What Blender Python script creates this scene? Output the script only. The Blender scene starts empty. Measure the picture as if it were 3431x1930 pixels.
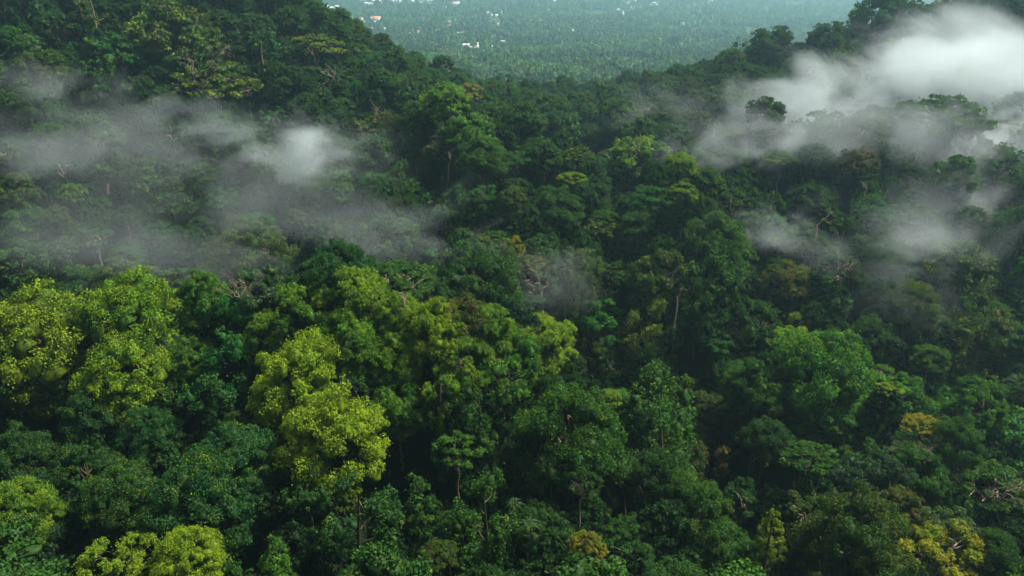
import bpy, math
import numpy as np
from mathutils import Vector, Matrix, Euler

R = math.radians
SC = bpy.context.scene
COL = SC.collection

# ------------------------------------------------------------------ camera, sky, sun, exposure
PITCH = R(23.7)
FPX = 512 / math.tan(R(32.5))
CAM_Z = 350.0
cam_data = bpy.data.cameras.new('camera')
cam_data.sensor_width = 36
cam_data.lens = 18 / math.tan(R(32.5))
cam_data.clip_start = 1
cam_data.clip_end = 60000
cam = bpy.data.objects.new('camera', cam_data)
cam.location = (0, 0, CAM_Z)
cam.rotation_euler = (R(90) - PITCH, 0, 0)
COL.objects.link(cam)
SC.camera = cam

SUN_EL, SUN_AZ = R(54), R(68)          # azimuth from +Y towards +X
SUN_STRENGTH, SKY_STRENGTH, EXPOSURE = 5.0, 0.05, 1.12
world = bpy.data.worlds.new("World")
SC.world = world
world.use_nodes = True
wn = world.node_tree
for n in list(wn.nodes):
    wn.nodes.remove(n)
sky = wn.nodes.new('ShaderNodeTexSky')
sky.sky_type = 'NISHITA'
sky.sun_disc = False
sky.sun_elevation = SUN_EL
sky.sun_rotation = SUN_AZ
sky.air_density = 1.0
sky.dust_density = 2.0
bg = wn.nodes.new('ShaderNodeBackground')
bg.inputs['Strength'].default_value = SKY_STRENGTH
wo = wn.nodes.new('ShaderNodeOutputWorld')
wn.links.new(sky.outputs[0], bg.inputs[0])
wn.links.new(bg.outputs[0], wo.inputs[0])

sd = bpy.data.lights.new('sun', 'SUN')
sd.energy = SUN_STRENGTH
sd.angle = R(8)
sd.color = (1.0, 0.97, 0.89)
sun = bpy.data.objects.new('sun', sd)
COL.objects.link(sun)
to_sun = Vector((math.sin(SUN_AZ) * math.cos(SUN_EL), math.cos(SUN_AZ) * math.cos(SUN_EL), math.sin(SUN_EL)))
sun.rotation_euler = to_sun.to_track_quat('Z', 'Y').to_euler()
sun.location = (0, 0, 600)

SC.view_settings.view_transform = 'Standard'
SC.view_settings.look = 'None'
SC.view_settings.exposure = EXPOSURE
SC.view_settings.gamma = 1
SC.view_settings.use_curve_mapping = False
cy = SC.cycles
cy.max_bounces = 4
cy.diffuse_bounces = 2
cy.glossy_bounces = 1
cy.transmission_bounces = 3
cy.transparent_max_bounces = 40
cy.volume_bounces = 2
cy.volume_max_steps = 256
cy.use_denoising = True
try:
    cy.denoiser = 'OPENIMAGEDENOISE'
    cy.denoising_prefilter = 'FAST'
    cy.denoising_input_passes = 'RGB_ALBEDO_NORMAL'
except Exception:
    pass
cy.use_light_tree = False

# ------------------------------------------------------------------ helpers
def ray(u, v):
    """direction of the pixel (u, v) of a 1024x576 picture, scaled so that y = 1"""
    x = (u - 512) / FPX
    y = (288 - v) / FPX
    dy = math.cos(PITCH) + y * math.sin(PITCH)
    dz = -math.sin(PITCH) + y * math.cos(PITCH)
    return x / dy, dz / dy

def link(o, parent=None):
    COL.objects.link(o)
    if parent is not None:
        o.parent = parent
    return o

def tag(o, label=None, cat=None, group=None, kind=None):
    if label: o['label'] = label
    if cat: o['category'] = cat
    if group: o['group'] = group
    if kind: o['kind'] = kind
    return o

def mesh_np(name, verts, faces, mats=None, attrs=None, smooth=False, face_mat=None):
    """verts (n,3) array, faces (m,k) array or a list of such arrays"""
    me = bpy.data.meshes.new(name)
    verts = np.asarray(verts, dtype=np.float32)
    if isinstance(faces, np.ndarray):
        faces = [faces]
    faces = [f for f in faces if len(f)]
    loops = np.concatenate([f.reshape(-1) for f in faces]).astype(np.int32)
    tot = np.concatenate([np.full(len(f), f.shape[1], dtype=np.int32) for f in faces])
    start = np.concatenate([[0], np.cumsum(tot)[:-1]]).astype(np.int32)
    me.vertices.add(len(verts))
    me.vertices.foreach_set('co', verts.reshape(-1))
    me.loops.add(len(loops))
    me.loops.foreach_set('vertex_index', loops)
    me.polygons.add(len(tot))
    me.polygons.foreach_set('loop_start', start)
    if smooth:
        me.polygons.foreach_set('use_smooth', np.ones(len(tot), dtype=bool))
    if face_mat is not None:
        me.polygons.foreach_set('material_index', np.asarray(face_mat, dtype=np.int32))
    me.update(calc_edges=True)
    for k, a in (attrs or {}).items():
        at = me.attributes.new(k, 'FLOAT', 'POINT')
        at.data.foreach_set('value', np.asarray(a, dtype=np.float32))
    for m in (mats or []):
        me.materials.append(m)
    return me

def unit(v):
    return v / np.maximum(np.linalg.norm(v, axis=-1, keepdims=True), 1e-9)

# ------------------------------------------------------------------ materials
def new_mat(name):
    m = bpy.data.materials.new(name)
    m.use_nodes = True
    nt = m.node_tree
    for n in list(nt.nodes):
        nt.nodes.remove(n)
    return m, nt, nt.nodes.new('ShaderNodeOutputMaterial')

def leaf_material(name, instanced=False, trans=0.32):
    """foliage: the tree's own colour, leaf to leaf variation, patches of young yellow leaves"""
    m, nt, out = new_mat(name)
    N, L = nt.nodes, nt.links
    if instanced:
        ac = N.new('ShaderNodeAttribute'); ac.attribute_type = 'INSTANCER'; ac.attribute_name = 'tree_colour'
        aa = N.new('ShaderNodeAttribute'); aa.attribute_type = 'INSTANCER'; aa.attribute_name = 'young'
        col, alpha = ac.outputs['Color'], aa.outputs['Fac']
    else:
        oi = N.new('ShaderNodeObjectInfo')
        col, alpha = oi.outputs['Color'], oi.outputs['Alpha']
    tint = N.new('ShaderNodeAttribute'); tint.attribute_name = 'leaf_tint'
    tc = N.new('ShaderNodeTexCoord')
    no = N.new('ShaderNodeTexNoise'); no.inputs['Scale'].default_value = 0.33; no.inputs['Detail'].default_value = 4
    no.inputs['Roughness'].default_value = 0.65
    L.new(tc.outputs['Object'], no.inputs['Vector'])
    # value variation 0.55 .. 1.5
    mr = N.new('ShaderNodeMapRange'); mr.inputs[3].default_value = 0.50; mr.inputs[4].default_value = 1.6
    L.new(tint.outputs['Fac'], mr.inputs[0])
    hs = N.new('ShaderNodeHueSaturation')
    L.new(mr.outputs[0], hs.inputs['Value'])
    hm = N.new('ShaderNodeMapRange'); hm.inputs[1].default_value = 0.3; hm.inputs[2].default_value = 0.7
    hm.inputs[3].default_value = 0.520; hm.inputs[4].default_value = 0.482
    L.new(no.outputs['Fac'], hm.inputs[0]); L.new(hm.outputs[0], hs.inputs['Hue'])
    # older green leaves in patches through the crown
    n2 = N.new('ShaderNodeTexNoise'); n2.inputs['Scale'].default_value = 0.21; n2.inputs['Detail'].default_value = 5; n2.inputs['Roughness'].default_value = 0.75
    va = N.new('ShaderNodeVectorMath'); va.operation = 'ADD'; va.inputs[1].default_value = (31, 17, 5)
    L.new(tc.outputs['Object'], va.inputs[0]); L.new(va.outputs[0], n2.inputs['Vector'])
    om = N.new('ShaderNodeMapRange'); om.inputs[1].default_value = 0.44; om.inputs[2].default_value = 0.56; om.inputs[3].default_value = 0.0; om.inputs[4].default_value = 0.80
    L.new(n2.outputs['Fac'], om.inputs[0])
    og = N.new('ShaderNodeMix'); og.data_type = 'RGBA'; og.inputs[7].default_value = (0.030, 0.090, 0.010, 1)
    L.new(om.outputs[0], og.inputs[0]); L.new(col, og.inputs[6])
    L.new(og.outputs[2], hs.inputs['Color'])
    # young leaves: where noise + leaf tint pass a threshold set by alpha
    add = N.new('ShaderNodeMath'); add.operation = 'MULTIPLY_ADD'; add.inputs[1].default_value = 0.30
    L.new(tint.outputs['Fac'], add.inputs[0]); L.new(no.outputs['Fac'], add.inputs[2])
    sub = N.new('ShaderNodeMath'); sub.operation = 'MULTIPLY_ADD'; sub.inputs[1].default_value = 0.5; sub.inputs[2].default_value = -0.92
    L.new(alpha, sub.inputs[0])
    sm = N.new('ShaderNodeMath'); sm.operation = 'ADD'
    L.new(add.outputs[0], sm.inputs[0]); L.new(sub.outputs[0], sm.inputs[1])
    th = N.new('ShaderNodeMapRange'); th.inputs[1].default_value = 0.0; th.inputs[2].default_value = 0.10
    L.new(sm.outputs[0], th.inputs[0])
    mx = N.new('ShaderNodeMix'); mx.data_type = 'RGBA'
    L.new(th.outputs[0], mx.inputs[0]); L.new(hs.outputs[0], mx.inputs[6])
    yc = N.new('ShaderNodeMix'); yc.data_type = 'RGBA'; yc.inputs[0].default_value = 0.6
    L.new(hs.outputs[0], yc.inputs[6]); yc.inputs[7].default_value = (0.21, 0.30, 0.008, 1)
    L.new(yc.outputs[2], mx.inputs[7])
    d = N.new('ShaderNodeBsdfDiffuse'); t = N.new('ShaderNodeBsdfTranslucent')
    L.new(mx.outputs[2], d.inputs[0])
    tcx = N.new('ShaderNodeMix'); tcx.data_type = 'RGBA'; tcx.blend_type = 'MULTIPLY'; tcx.inputs[0].default_value = 1
    tcx.inputs[7].default_value = (1.25, 1.2, 0.45, 1)
    L.new(mx.outputs[2], tcx.inputs[6]); L.new(tcx.outputs[2], t.inputs[0])
    ms = N.new('ShaderNodeMixShader'); ms.inputs[0].default_value = trans
    L.new(d.outputs[0], ms.inputs[1]); L.new(t.outputs[0], ms.inputs[2])
    g = N.new('ShaderNodeBsdfGlossy'); g.inputs['Roughness'].default_value = 0.6
    g.inputs[0].default_value = (1, 1, 1, 1)
    m2 = N.new('ShaderNodeMixShader'); m2.inputs[0].default_value = 0.008
    L.new(ms.outputs[0], m2.inputs[1]); L.new(g.outputs[0], m2.inputs[2])
    L.new(m2.outputs[0], out.inputs[0])
    return m

LEAF = leaf_material('leaves')
LEAF_I = leaf_material('leaves_massed', True)

def bark_material(name, c1, c2, scale=1.2):
    m, nt, out = new_mat(name)
    N, L = nt.nodes, nt.links
    tc = N.new('ShaderNodeTexCoord')
    mp = N.new('ShaderNodeMapping'); mp.inputs['Scale'].default_value = (1, 1, 0.15)
    L.new(tc.outputs['Object'], mp.inputs[0])
    no = N.new('ShaderNodeTexNoise'); no.inputs['Scale'].default_value = scale; no.inputs['Detail'].default_value = 5
    L.new(mp.outputs[0], no.inputs['Vector'])
    cr = N.new('ShaderNodeValToRGB')
    cr.color_ramp.elements[0].position = 0.35; cr.color_ramp.elements[0].color = (*c1, 1)
    cr.color_ramp.elements[1].position = 0.65; cr.color_ramp.elements[1].color = (*c2, 1)
    L.new(no.outputs['Fac'], cr.inputs[0])
    d = N.new('ShaderNodeBsdfDiffuse')
    L.new(cr.outputs[0], d.inputs[0]); L.new(d.outputs[0], out.inputs[0])
    return m

BARK = bark_material('bark_brown', (0.10, 0.065, 0.045), (0.24, 0.16, 0.11))
BARK_PALE = bark_material('bark_pale', (0.16, 0.12, 0.085), (0.36, 0.27, 0.20))
BARK_DARK = bark_material('bark_mossy', (0.030, 0.035, 0.015), (0.09, 0.07, 0.04))

def plain_material(name, col, rough=0.8, var=0.25, scale=0.2):
    m, nt, out = new_mat(name)
    N, L = nt.nodes, nt.links
    tc = N.new('ShaderNodeTexCoord')
    no = N.new('ShaderNodeTexNoise'); no.inputs['Scale'].default_value = scale; no.inputs['Detail'].default_value = 5
    L.new(tc.outputs['Object'], no.inputs['Vector'])
    mr = N.new('ShaderNodeMapRange'); mr.inputs[1].default_value = 0.3; mr.inputs[2].default_value = 0.7
    mr.inputs[3].default_value = 1 - var; mr.inputs[4].default_value = 1 + var
    L.new(no.outputs['Fac'], mr.inputs[0])
    hs = N.new('ShaderNodeHueSaturation'); hs.inputs['Color'].default_value = (*col, 1)
    L.new(mr.outputs[0], hs.inputs['Value'])
    b = N.new('ShaderNodeBsdfPrincipled'); b.inputs['Roughness'].default_value = rough
    L.new(hs.outputs[0], b.inputs['Base Color']); L.new(b.outputs[0], out.inputs[0])
    return m

# ------------------------------------------------------------------ canopy height field from the shape of the hills
# rows: picture column -> (ground distance, picture row of the canopy there) or ('z', distance, height)
PROFILE = {
    -110: [(90,600),(120,500),(150,400),(172,322),('z',210,202),(243,262),(285,165),(330,80),(380,20),(460,-50)],
    0:   [(90,600),(120,495),(150,400),(170,325),('z',208,200),(241,266),(285,160),(330,75),(380,10),(460,-60)],
    128: [(90,600),(120,500),(150,398),(172,318),(180,300),('z',208,202),(239,268),(280,190),(330,100),(370,40),(420,-5),(500,-50)],
    256: [(90,600),(125,480),(150,390),(170,300),(200,248),('z',222,226),(250,250),(290,190),(330,120),(380,62),(430,15),('z',470,338),('z',620,290)],
    345: [(90,600),(125,485),(150,392),(172,290),(196,248),('z',218,232),(245,240),(285,180),(330,115),(385,65),(450,30),(480,24),('z',560,290),('z',700,225)],
    400: [(90,600),(125,488),(150,392),(172,292),(196,270),('z',214,234),(240,238),(280,168),(330,108),(400,72),(480,56),(530,50),('z',600,250),('z',740,215)],
    448: [(90,600),(125,485),(148,400),(165,312),('z',184,243),(206,268),(230,238),(262,190),(300,135),(330,100),(390,93),(470,84),(570,78),('z',690,215),('z',820,205)],
    512: [(90,600),(120,500),(145,418),(163,332),('z',181,238),(207,298),(240,243),(280,180),(310,125),(330,106),('z',380,258),(450,102),(550,95),(660,88),('z',780,196)],
    576: [(90,600),(122,500),(150,415),(166,352),('z',184,228),(215,312),(250,240),(285,172),(318,122),('z',380,252),(470,106),(560,98),(670,90),('z',790,192)],
    640: [(92,600),(130,485),(155,412),(168,365),('z',188,226),(213,328),(245,250),(272,178),(284,160),('z',325,252),(365,132),(420,106),(520,88),(640,75),('z',740,205)],
    704: [(95,600),(130,490),(160,420),(183,372),(200,342),(225,282),(252,222),(285,178),(320,142),(370,115),(430,92),(500,70),(545,56),('z',640,235)],
    768: [(98,600),(135,480),(163,412),(184,345),('z',198,240),(214,322),(242,268),(275,200),(308,140),(326,104),('z',356,270),(410,82),(460,54),(495,38),('z',580,270)],
    832: [(100,600),(135,482),(165,402),(186,350),(212,322),(243,252),(278,192),(312,130),(328,105),('z',358,271),(400,72),(445,40),(475,26),('z',560,272)],
    896: [(102,600),(138,482),(170,402),(195,355),(220,312),(245,260),(275,200),(310,132),(328,96),('z',360,274),(400,66),(440,24),(465,12),('z',550,280)],
    960: [(105,600),(142,488),(178,402),(210,345),(242,275),(278,195),(312,128),(330,98),('z',362,275),(400,62),(438,12),(460,-4),('z',540,285)],
    1024:[(105,600),(145,492),(180,422),(213,352),(244,272),(275,202),(310,150),(335,112),('z',368,278),(400,56),(440,0),(480,-25)],
    1140:[(105,600),(145,492),(180,422),(213,352),(244,272),(275,202),(310,145),(335,112),(400,50),(440,-5),(480,-30)],
}
PLAIN = [(800, 195), (1050, 172), (1350, 148), (1900, 108), (2700, 66), (4000, 30), (6000, 8), (9000, 0), (20000, 0)]
pts = []
for u, rows in PROFILE.items():
    for r in rows:
        if r[0] == 'z':
            _, Y, z = r
            s = (u - 512) / FPX / 1.0
            v = 288 + FPX * math.tan(math.atan2(CAM_Z - z, Y) - PITCH)
            s, _dz = ray(u, v)
        else:
            Y, v = r
            s, dz = ray(u, v)
            z = CAM_Z + dz * Y
        pts.append((s, Y, z))
    s70, _ = ray(u, 70)
    if -300 < u < 1300:
        for Y, z in PLAIN:
            hill = 0
            if u < 300 and Y < 1400:
                hill = (300 - u) * 0.35 * max(0, (1400 - Y) / 700)
            if u > 760 and Y < 1400:
                hill = (u - 760) * 0.16 * max(0, (1400 - Y) / 600)
            pts.append((s70, Y, z + hill))
    s6, _ = ray(u, 600)
    pts.append((s6, 60, 247 if u < 900 else 240)); pts.append((s6, 30, 235))
pts = np.array(pts)
def warp(s, Y):
    return np.stack([np.asarray(s) * 2.2, np.log(np.asarray(Y)) * 2.0], -1)
PW = warp(pts[:, 0], pts[:, 1])
D = np.linalg.norm(PW[:, None] - PW[None], axis=-1)
n_ = len(pts)
A = np.zeros((n_ + 3, n_ + 3))
A[:n_, :n_] = D + np.eye(n_) * -0.004
A[:n_, n_] = 1; A[:n_, n_ + 1:] = PW
A[n_, :n_] = 1; A[n_ + 1:, :n_] = PW.T
WT = np.linalg.solve(A, np.concatenate([pts[:, 2], np.zeros(3)]))
def line_dist(X, Y, pl):
    best = np.full(np.shape(X), 1e9)
    for (ax, ay), (bx, by) in zip(pl[:-1], pl[1:]):
        t = np.clip(((X - ax) * (bx - ax) + (Y - ay) * (by - ay)) / ((bx - ax) ** 2 + (by - ay) ** 2), 0, 1)
        best = np.minimum(best, np.hypot(X - ax - t * (bx - ax), Y - ay - t * (by - ay)))
    return best
LINES = []      # (points, height change, half width)
def relief(X, Y):
    X = np.asarray(X, float); Y = np.asarray(Y, float)
    r = np.zeros(np.broadcast(X, Y).shape)
    for pl, dh, w in LINES:
        r = r + dh * np.exp(-(line_dist(X, Y, pl) / w) ** 2)
    return np.clip(r, -17, 8)
def canopy(X, Y):
    X = np.asarray(X, float); Y = np.maximum(np.asarray(Y, float), 20)
    s = np.clip(X / Y, -1.3, 1.3)
    q = warp(s, Y)
    sh = q.shape[:-1]
    q = q.reshape(-1, 2)
    out = np.empty(len(q))
    for i in range(0, len(q), 20000):
        b = q[i:i + 20000]
        d = np.linalg.norm(b[:, None] - PW[None], axis=-1)
        out[i:i + 20000] = d @ WT[:n_] + WT[n_] + b @ WT[n_ + 1:]
    out = out.reshape(sh)
    return out + relief(X, Y)
def tree_height(Y):
    return np.interp(Y, [0, 500, 800, 1300], [24, 22, 12, 7])
def ground(X, Y):
    return canopy(X, Y) - tree_height(np.asarray(Y, float))

def hit(u, v, lo=80):
    """first point of the canopy that the pixel sees"""
    s, dz = ray(u, v)
    Y = np.concatenate([np.arange(lo, 760, 1.0), np.arange(760, 12000, 10.0)])
    z = CAM_Z + dz * Y
    c = canopy(s * Y, Y)
    below = np.nonzero(z < c)[0]
    k = below[0] if len(below) else len(Y) - 1
    return s * Y[k], Y[k], z[k]

# gullies and spurs of the slopes, laid along what the photograph shows
K = 1024 / 2576
_folds = [
 ([(1380,730),(1520,820),(1700,870),(1790,950),(1840,1120),(1850,1300),(1860,1440)], -17, 9),
 ([(1470,300),(1540,370),(1560,470),(1570,560)], -13, 8), ([(1040,330),(1080,450),(1090,560),(1100,640)], -12, 9),
 ([(1880,640),(1960,740),(2100,800),(2250,900),(2420,930)], -12, 8), ([(2100,990),(2160,1100),(2080,1220),(1990,1330)], -9, 6),
 ([(480,900),(520,1020),(450,1100)], -10, 6), ([(1290,1000),(1290,1150),(1280,1300)], -10, 6), ([(990,1090),(1010,1200),(990,1400)], -12, 6),
 ([(150,1000),(110,1200),(100,1400)], -10, 6), ([(330,330),(250,200),(180,60)], -10, 9), ([(600,130),(680,260)], -9, 8), ([(900,80),(880,200),(1000,330)], -9, 9),
 ([(1580,980),(1570,1150),(1560,1350)], -9, 6), ([(700,860),(640,950),(620,1050)], -9, 5), ([(1560,200),(1700,300),(1900,440),(2080,500)], -9, 10),
 ([(1130,270),(1220,400),(1330,520)], 7, 10), ([(1620,390),(1790,590)], 6, 11), ([(2077,900),(2250,1000),(2400,1130)], 6, 9),
 ([(60,860),(350,790),(640,700),(924,740),(1150,830),(1400,880)], 4, 8), ([(830,1000),(830,1200)], 5, 8), ([(560,1140),(500,1300)], 5, 8),
 ([(1420,1000),(1420,1150)], 6, 9), ([(2357,280),(2200,420)], 4, 12),
]
LINES = [([hit(u * K, v * K)[:2] for u, v in path], dh, w) for path, dh, w in _folds]

# ------------------------------------------------------------------ ground sheet
def ground_material():
    m, nt, out = new_mat('forest_floor')
    N, L = nt.nodes, nt.links
    ge = N.new('ShaderNodeNewGeometry')
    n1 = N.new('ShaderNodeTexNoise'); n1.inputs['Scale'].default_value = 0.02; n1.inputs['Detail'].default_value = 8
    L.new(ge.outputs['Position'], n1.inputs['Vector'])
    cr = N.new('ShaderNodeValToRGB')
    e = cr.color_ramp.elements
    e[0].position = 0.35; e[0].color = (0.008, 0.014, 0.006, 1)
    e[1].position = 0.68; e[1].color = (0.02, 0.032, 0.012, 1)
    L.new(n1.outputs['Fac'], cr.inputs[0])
    # open grass and scrub on the plain
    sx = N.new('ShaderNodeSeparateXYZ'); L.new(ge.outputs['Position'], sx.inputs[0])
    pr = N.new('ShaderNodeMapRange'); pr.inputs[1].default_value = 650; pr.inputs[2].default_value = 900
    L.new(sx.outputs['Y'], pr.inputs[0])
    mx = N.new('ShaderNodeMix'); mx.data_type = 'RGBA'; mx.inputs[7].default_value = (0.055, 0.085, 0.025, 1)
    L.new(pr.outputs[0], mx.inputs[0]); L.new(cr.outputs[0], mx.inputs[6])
    d = N.new('ShaderNodeBsdfDiffuse'); L.new(mx.outputs[2], d.inputs[0]); L.new(d.outputs[0], out.inputs[0])
    return m
ss = np.linspace(-1.25, 1.25, 221)
yy = np.concatenate([np.exp(np.linspace(math.log(24), math.log(1200), 230)), np.exp(np.linspace(math.log(1220), math.log(30000), 60))])
S, YY = np.meshgrid(ss, yy)
XX = S * YY
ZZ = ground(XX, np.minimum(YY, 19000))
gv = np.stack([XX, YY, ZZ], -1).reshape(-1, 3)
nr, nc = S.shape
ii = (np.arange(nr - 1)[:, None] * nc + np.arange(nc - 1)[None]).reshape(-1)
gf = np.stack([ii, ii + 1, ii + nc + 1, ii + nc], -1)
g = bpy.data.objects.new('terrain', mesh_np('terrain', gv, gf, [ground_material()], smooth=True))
link(g); tag(g, kind='structure')

# ------------------------------------------------------------------ tubes for trunks, limbs and twigs
class Wood:
    def __init__(self): self.v, self.f, self.n = [], [], 0
    def tube(self, P, rad, k=6):
        P = np.asarray(P, float); rad = np.asarray(rad, float)
        T = np.gradient(P, axis=0); T = unit(T)
        a = np.where(np.abs(T[:, 2:3]) > 0.9, np.array([[1., 0, 0]]), np.array([[0, 0, 1.]]))
        U = unit(np.cross(T, a)); V = np.cross(T, U)
        ang = np.arange(k) * 2 * math.pi / k
        ring = P[:, None] + rad[:, None, None] * (U[:, None] * np.cos(ang)[None, :, None] + V[:, None] * np.sin(ang)[None, :, None])
        self.v.append(ring.reshape(-1, 3))
        m = len(P)
        i = np.arange(m - 1)[:, None] * k + np.arange(k)[None]
        j = np.arange(m - 1)[:, None] * k + (np.arange(k)[None] + 1) % k
        self.f.append((np.stack([i, j, j + k, i + k], -1).reshape(-1, 4)) + self.n)
        self.n += m * k
    def mesh(self, name, mat):
        return mesh_np(name, np.concatenate(self.v), np.concatenate(self.f), [mat], smooth=True)

def curve(rng, a, b, bend=0.15, n=6):
    a = np.asarray(a, float); b = np.asarray(b, float)
    t = np.linspace(0, 1, n)[:, None]
    L = np.linalg.norm(b - a)
    P = a + (b - a) * t
    w = rng.normal(0, bend * L, 3)
    w2 = rng.normal(0, bend * L * 0.4, 3)
    return P + np.sin(t * math.pi) * w + np.sin(t * 2 * math.pi) * w2

def twiggy(rng, wood, a, b, r, depth, spread=0.55):
    P = curve(rng, a, b, 0.12, 6)
    wood.tube(P, np.linspace(r, r * 0.45, 6), 5 if depth > 0 else 4)
    if depth <= 0: return
    d = unit(P[-1] - P[-2]); L = np.linalg.norm(np.asarray(b) - np.asarray(a))
    for k in range(rng.integers(2, 4)):
        st = P[-1] if k < 2 else P[3]
        nd = unit(d + rng.normal(0, spread, 3) + np.array([0, 0, 0.12]))
        twiggy(rng, wood, st, st + nd * L * rng.uniform(0.5, 0.85), r * 0.5, depth - 1, spread)

# ------------------------------------------------------------------ crowns
def leaves_on(rng, C, rad, per, leaf, zmin=-0.35, flat=1.0, tilt=0.55, droop=0.0, tint=None):
    """leaf quads spread over clumps with centres C and radii rad"""
    n = len(C) * per
    c = np.repeat(C, per, 0); r = np.repeat(rad, per)[:, None]
    d = unit(rng.normal(size=(n, 3)))
    d[:, 2] = np.where(d[:, 2] < zmin, -d[:, 2] * 0.6, d[:, 2])
    d = unit(d)
    p = c + d * r * rng.uniform(0.72, 1.08, (n, 1)) * np.array([1, 1, flat])
    p[:, 2] -= droop * rng.uniform(0, 1, n) ** 2
    nrm = unit(d + rng.normal(0, tilt, (n, 3)) + np.array([0, 0, 0.15]))
    a = unit(np.cross(nrm, unit(rng.normal(size=(n, 3)))))
    b = np.cross(nrm, a)
    sz = leaf * rng.uniform(0.6, 1.35, (n, 1))
    v = np.stack([p - a * sz * 0.5, p + b * sz * 0.34, p + a * sz * 0.5 - nrm * sz * 0.12, p - b * sz * 0.34], 1)
    base = np.repeat(rng.uniform(0, 1, len(C)) if tint is None else tint, per)
    t = np.clip(base * 0.45 + rng.uniform(0, 1, n) * 0.55, 0, 1)
    return v.reshape(-1, 3), np.repeat(t, 4)

ICO = None
def ico():
    global ICO
    if ICO is None:
        import bmesh
        bm = bmesh.new(); bmesh.ops.create_icosphere(bm, subdivisions=2, radius=1)
        V = np.array([v.co[:] for v in bm.verts]); F = np.array([[v.index for v in f.verts] for f in bm.faces])
        bm.free(); ICO = (V, F)
    return ICO

def lobes_for(kind, rng):
    """lobe centres (units of crown radius 10 m), radii, flatness"""
    L, Rr = [], []
    if kind == 'dome':
        n = int(rng.integers(40, 50))
        h = rng.uniform(0.8, 1.05)
        asym = rng.normal(0, 0.13, 2)
        while len(L) < n:
            d = unit(rng.normal(size=3)); 
            if d[2] < -0.55: continue
            k = rng.uniform(0.66, 0.86) * (1 + asym[0] * d[0] + asym[1] * d[1])
            p = d * 10 * k * np.array([1, 1, h])
            r = rng.uniform(1.9, 3.3)
            if any(np.linalg.norm(p - q) < 0.52 * (r + s) for q, s in zip(L, Rr)) and rng.random() < 0.93: continue
            L.append(p); Rr.append(r)
        return np.array(L), np.array(Rr), 0.85
    if kind == 'umbrella':
        n = int(rng.integers(26, 34))
        tries = 0
        while len(L) < n and tries < 3000:
            tries += 1
            a = rng.uniform(0, 2 * math.pi); q = math.sqrt(rng.uniform(0.0, 1))
            p = np.array([math.cos(a) * q * 8.6, math.sin(a) * q * 8.6 , 3.6 * (1 - q * q) + rng.normal(0, 0.5) - 0.3])
            r = rng.uniform(1.5, 2.6)
            if any(np.linalg.norm(p - b) < 0.75 * (r + s) for b, s in zip(L, Rr)): continue
            L.append(p); Rr.append(r)
        return np.array(L), np.array(Rr), 0.48
    if kind == 'column':
        n = int(rng.integers(26, 34))
        for i in range(n):
            t = (i + rng.random()) / n
            z = 9 - 24 * t
            w = 4.2 * (0.55 + 0.6 * math.sin(min(1, (1 - t) * 1.3 + 0.25) * math.pi * 0.62)) * rng.uniform(0.6, 1.1)
            a = rng.uniform(0, 2 * math.pi)
            L.append(np.array([math.cos(a) * w * 0.85, math.sin(a) * w * 0.85, z])); Rr.append(rng.uniform(1.5, 2.5) * (1 - 0.35 * t))
        return np.array(L), np.array(Rr), 1.25
    if kind == 'cone':
        n = 40
        for i in range(n):
            t = (i + rng.random()) / n
            z = 11 - 17 * t
            w = 0.8 + 5.6 * t ** 0.8
            a = i * 2.4 + rng.normal(0, 0.3)
            q = rng.uniform(0.65, 1.0)
            L.append(np.array([math.cos(a) * w * q, math.sin(a) * w * q, z])); Rr.append(rng.uniform(1.1, 1.7) * (0.65 + 0.5 * t))
        return np.array(L), np.array(Rr), 0.8
    if kind == 'loose':
        n = int(rng.integers(18, 24))
        while len(L) < n:
            d = unit(rng.normal(size=3))
            if d[2] < -0.45: continue
            p = d * 10 * rng.uniform(0.35, 0.88) * np.array([1, 1, 0.8])
            r = rng.uniform(1.4, 2.5)
            if any(np.linalg.norm(p - q) < 0.8 * (r + s) for q, s in zip(L, Rr)) and rng.random() < 0.95: continue
            L.append(p); Rr.append(r)
        return np.array(L), np.array(Rr), 0.7
    if kind == 'mound':                     # smooth rounded crown with fine leaves
        n = 46
        h = rng.uniform(0.75, 0.95)
        asym = rng.normal(0, 0.08, 2)
        while len(L) < n:
            d = unit(rng.normal(size=3))
            if d[2] < -0.35: continue
            p = d * 10 * rng.uniform(0.74, 0.84) * (1 + asym[0] * d[0] + asym[1] * d[1]) * np.array([1, 1, h])
            L.append(p); Rr.append(rng.uniform(1.5, 2.3))
        return np.array(L), np.array(Rr), 0.9

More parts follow.
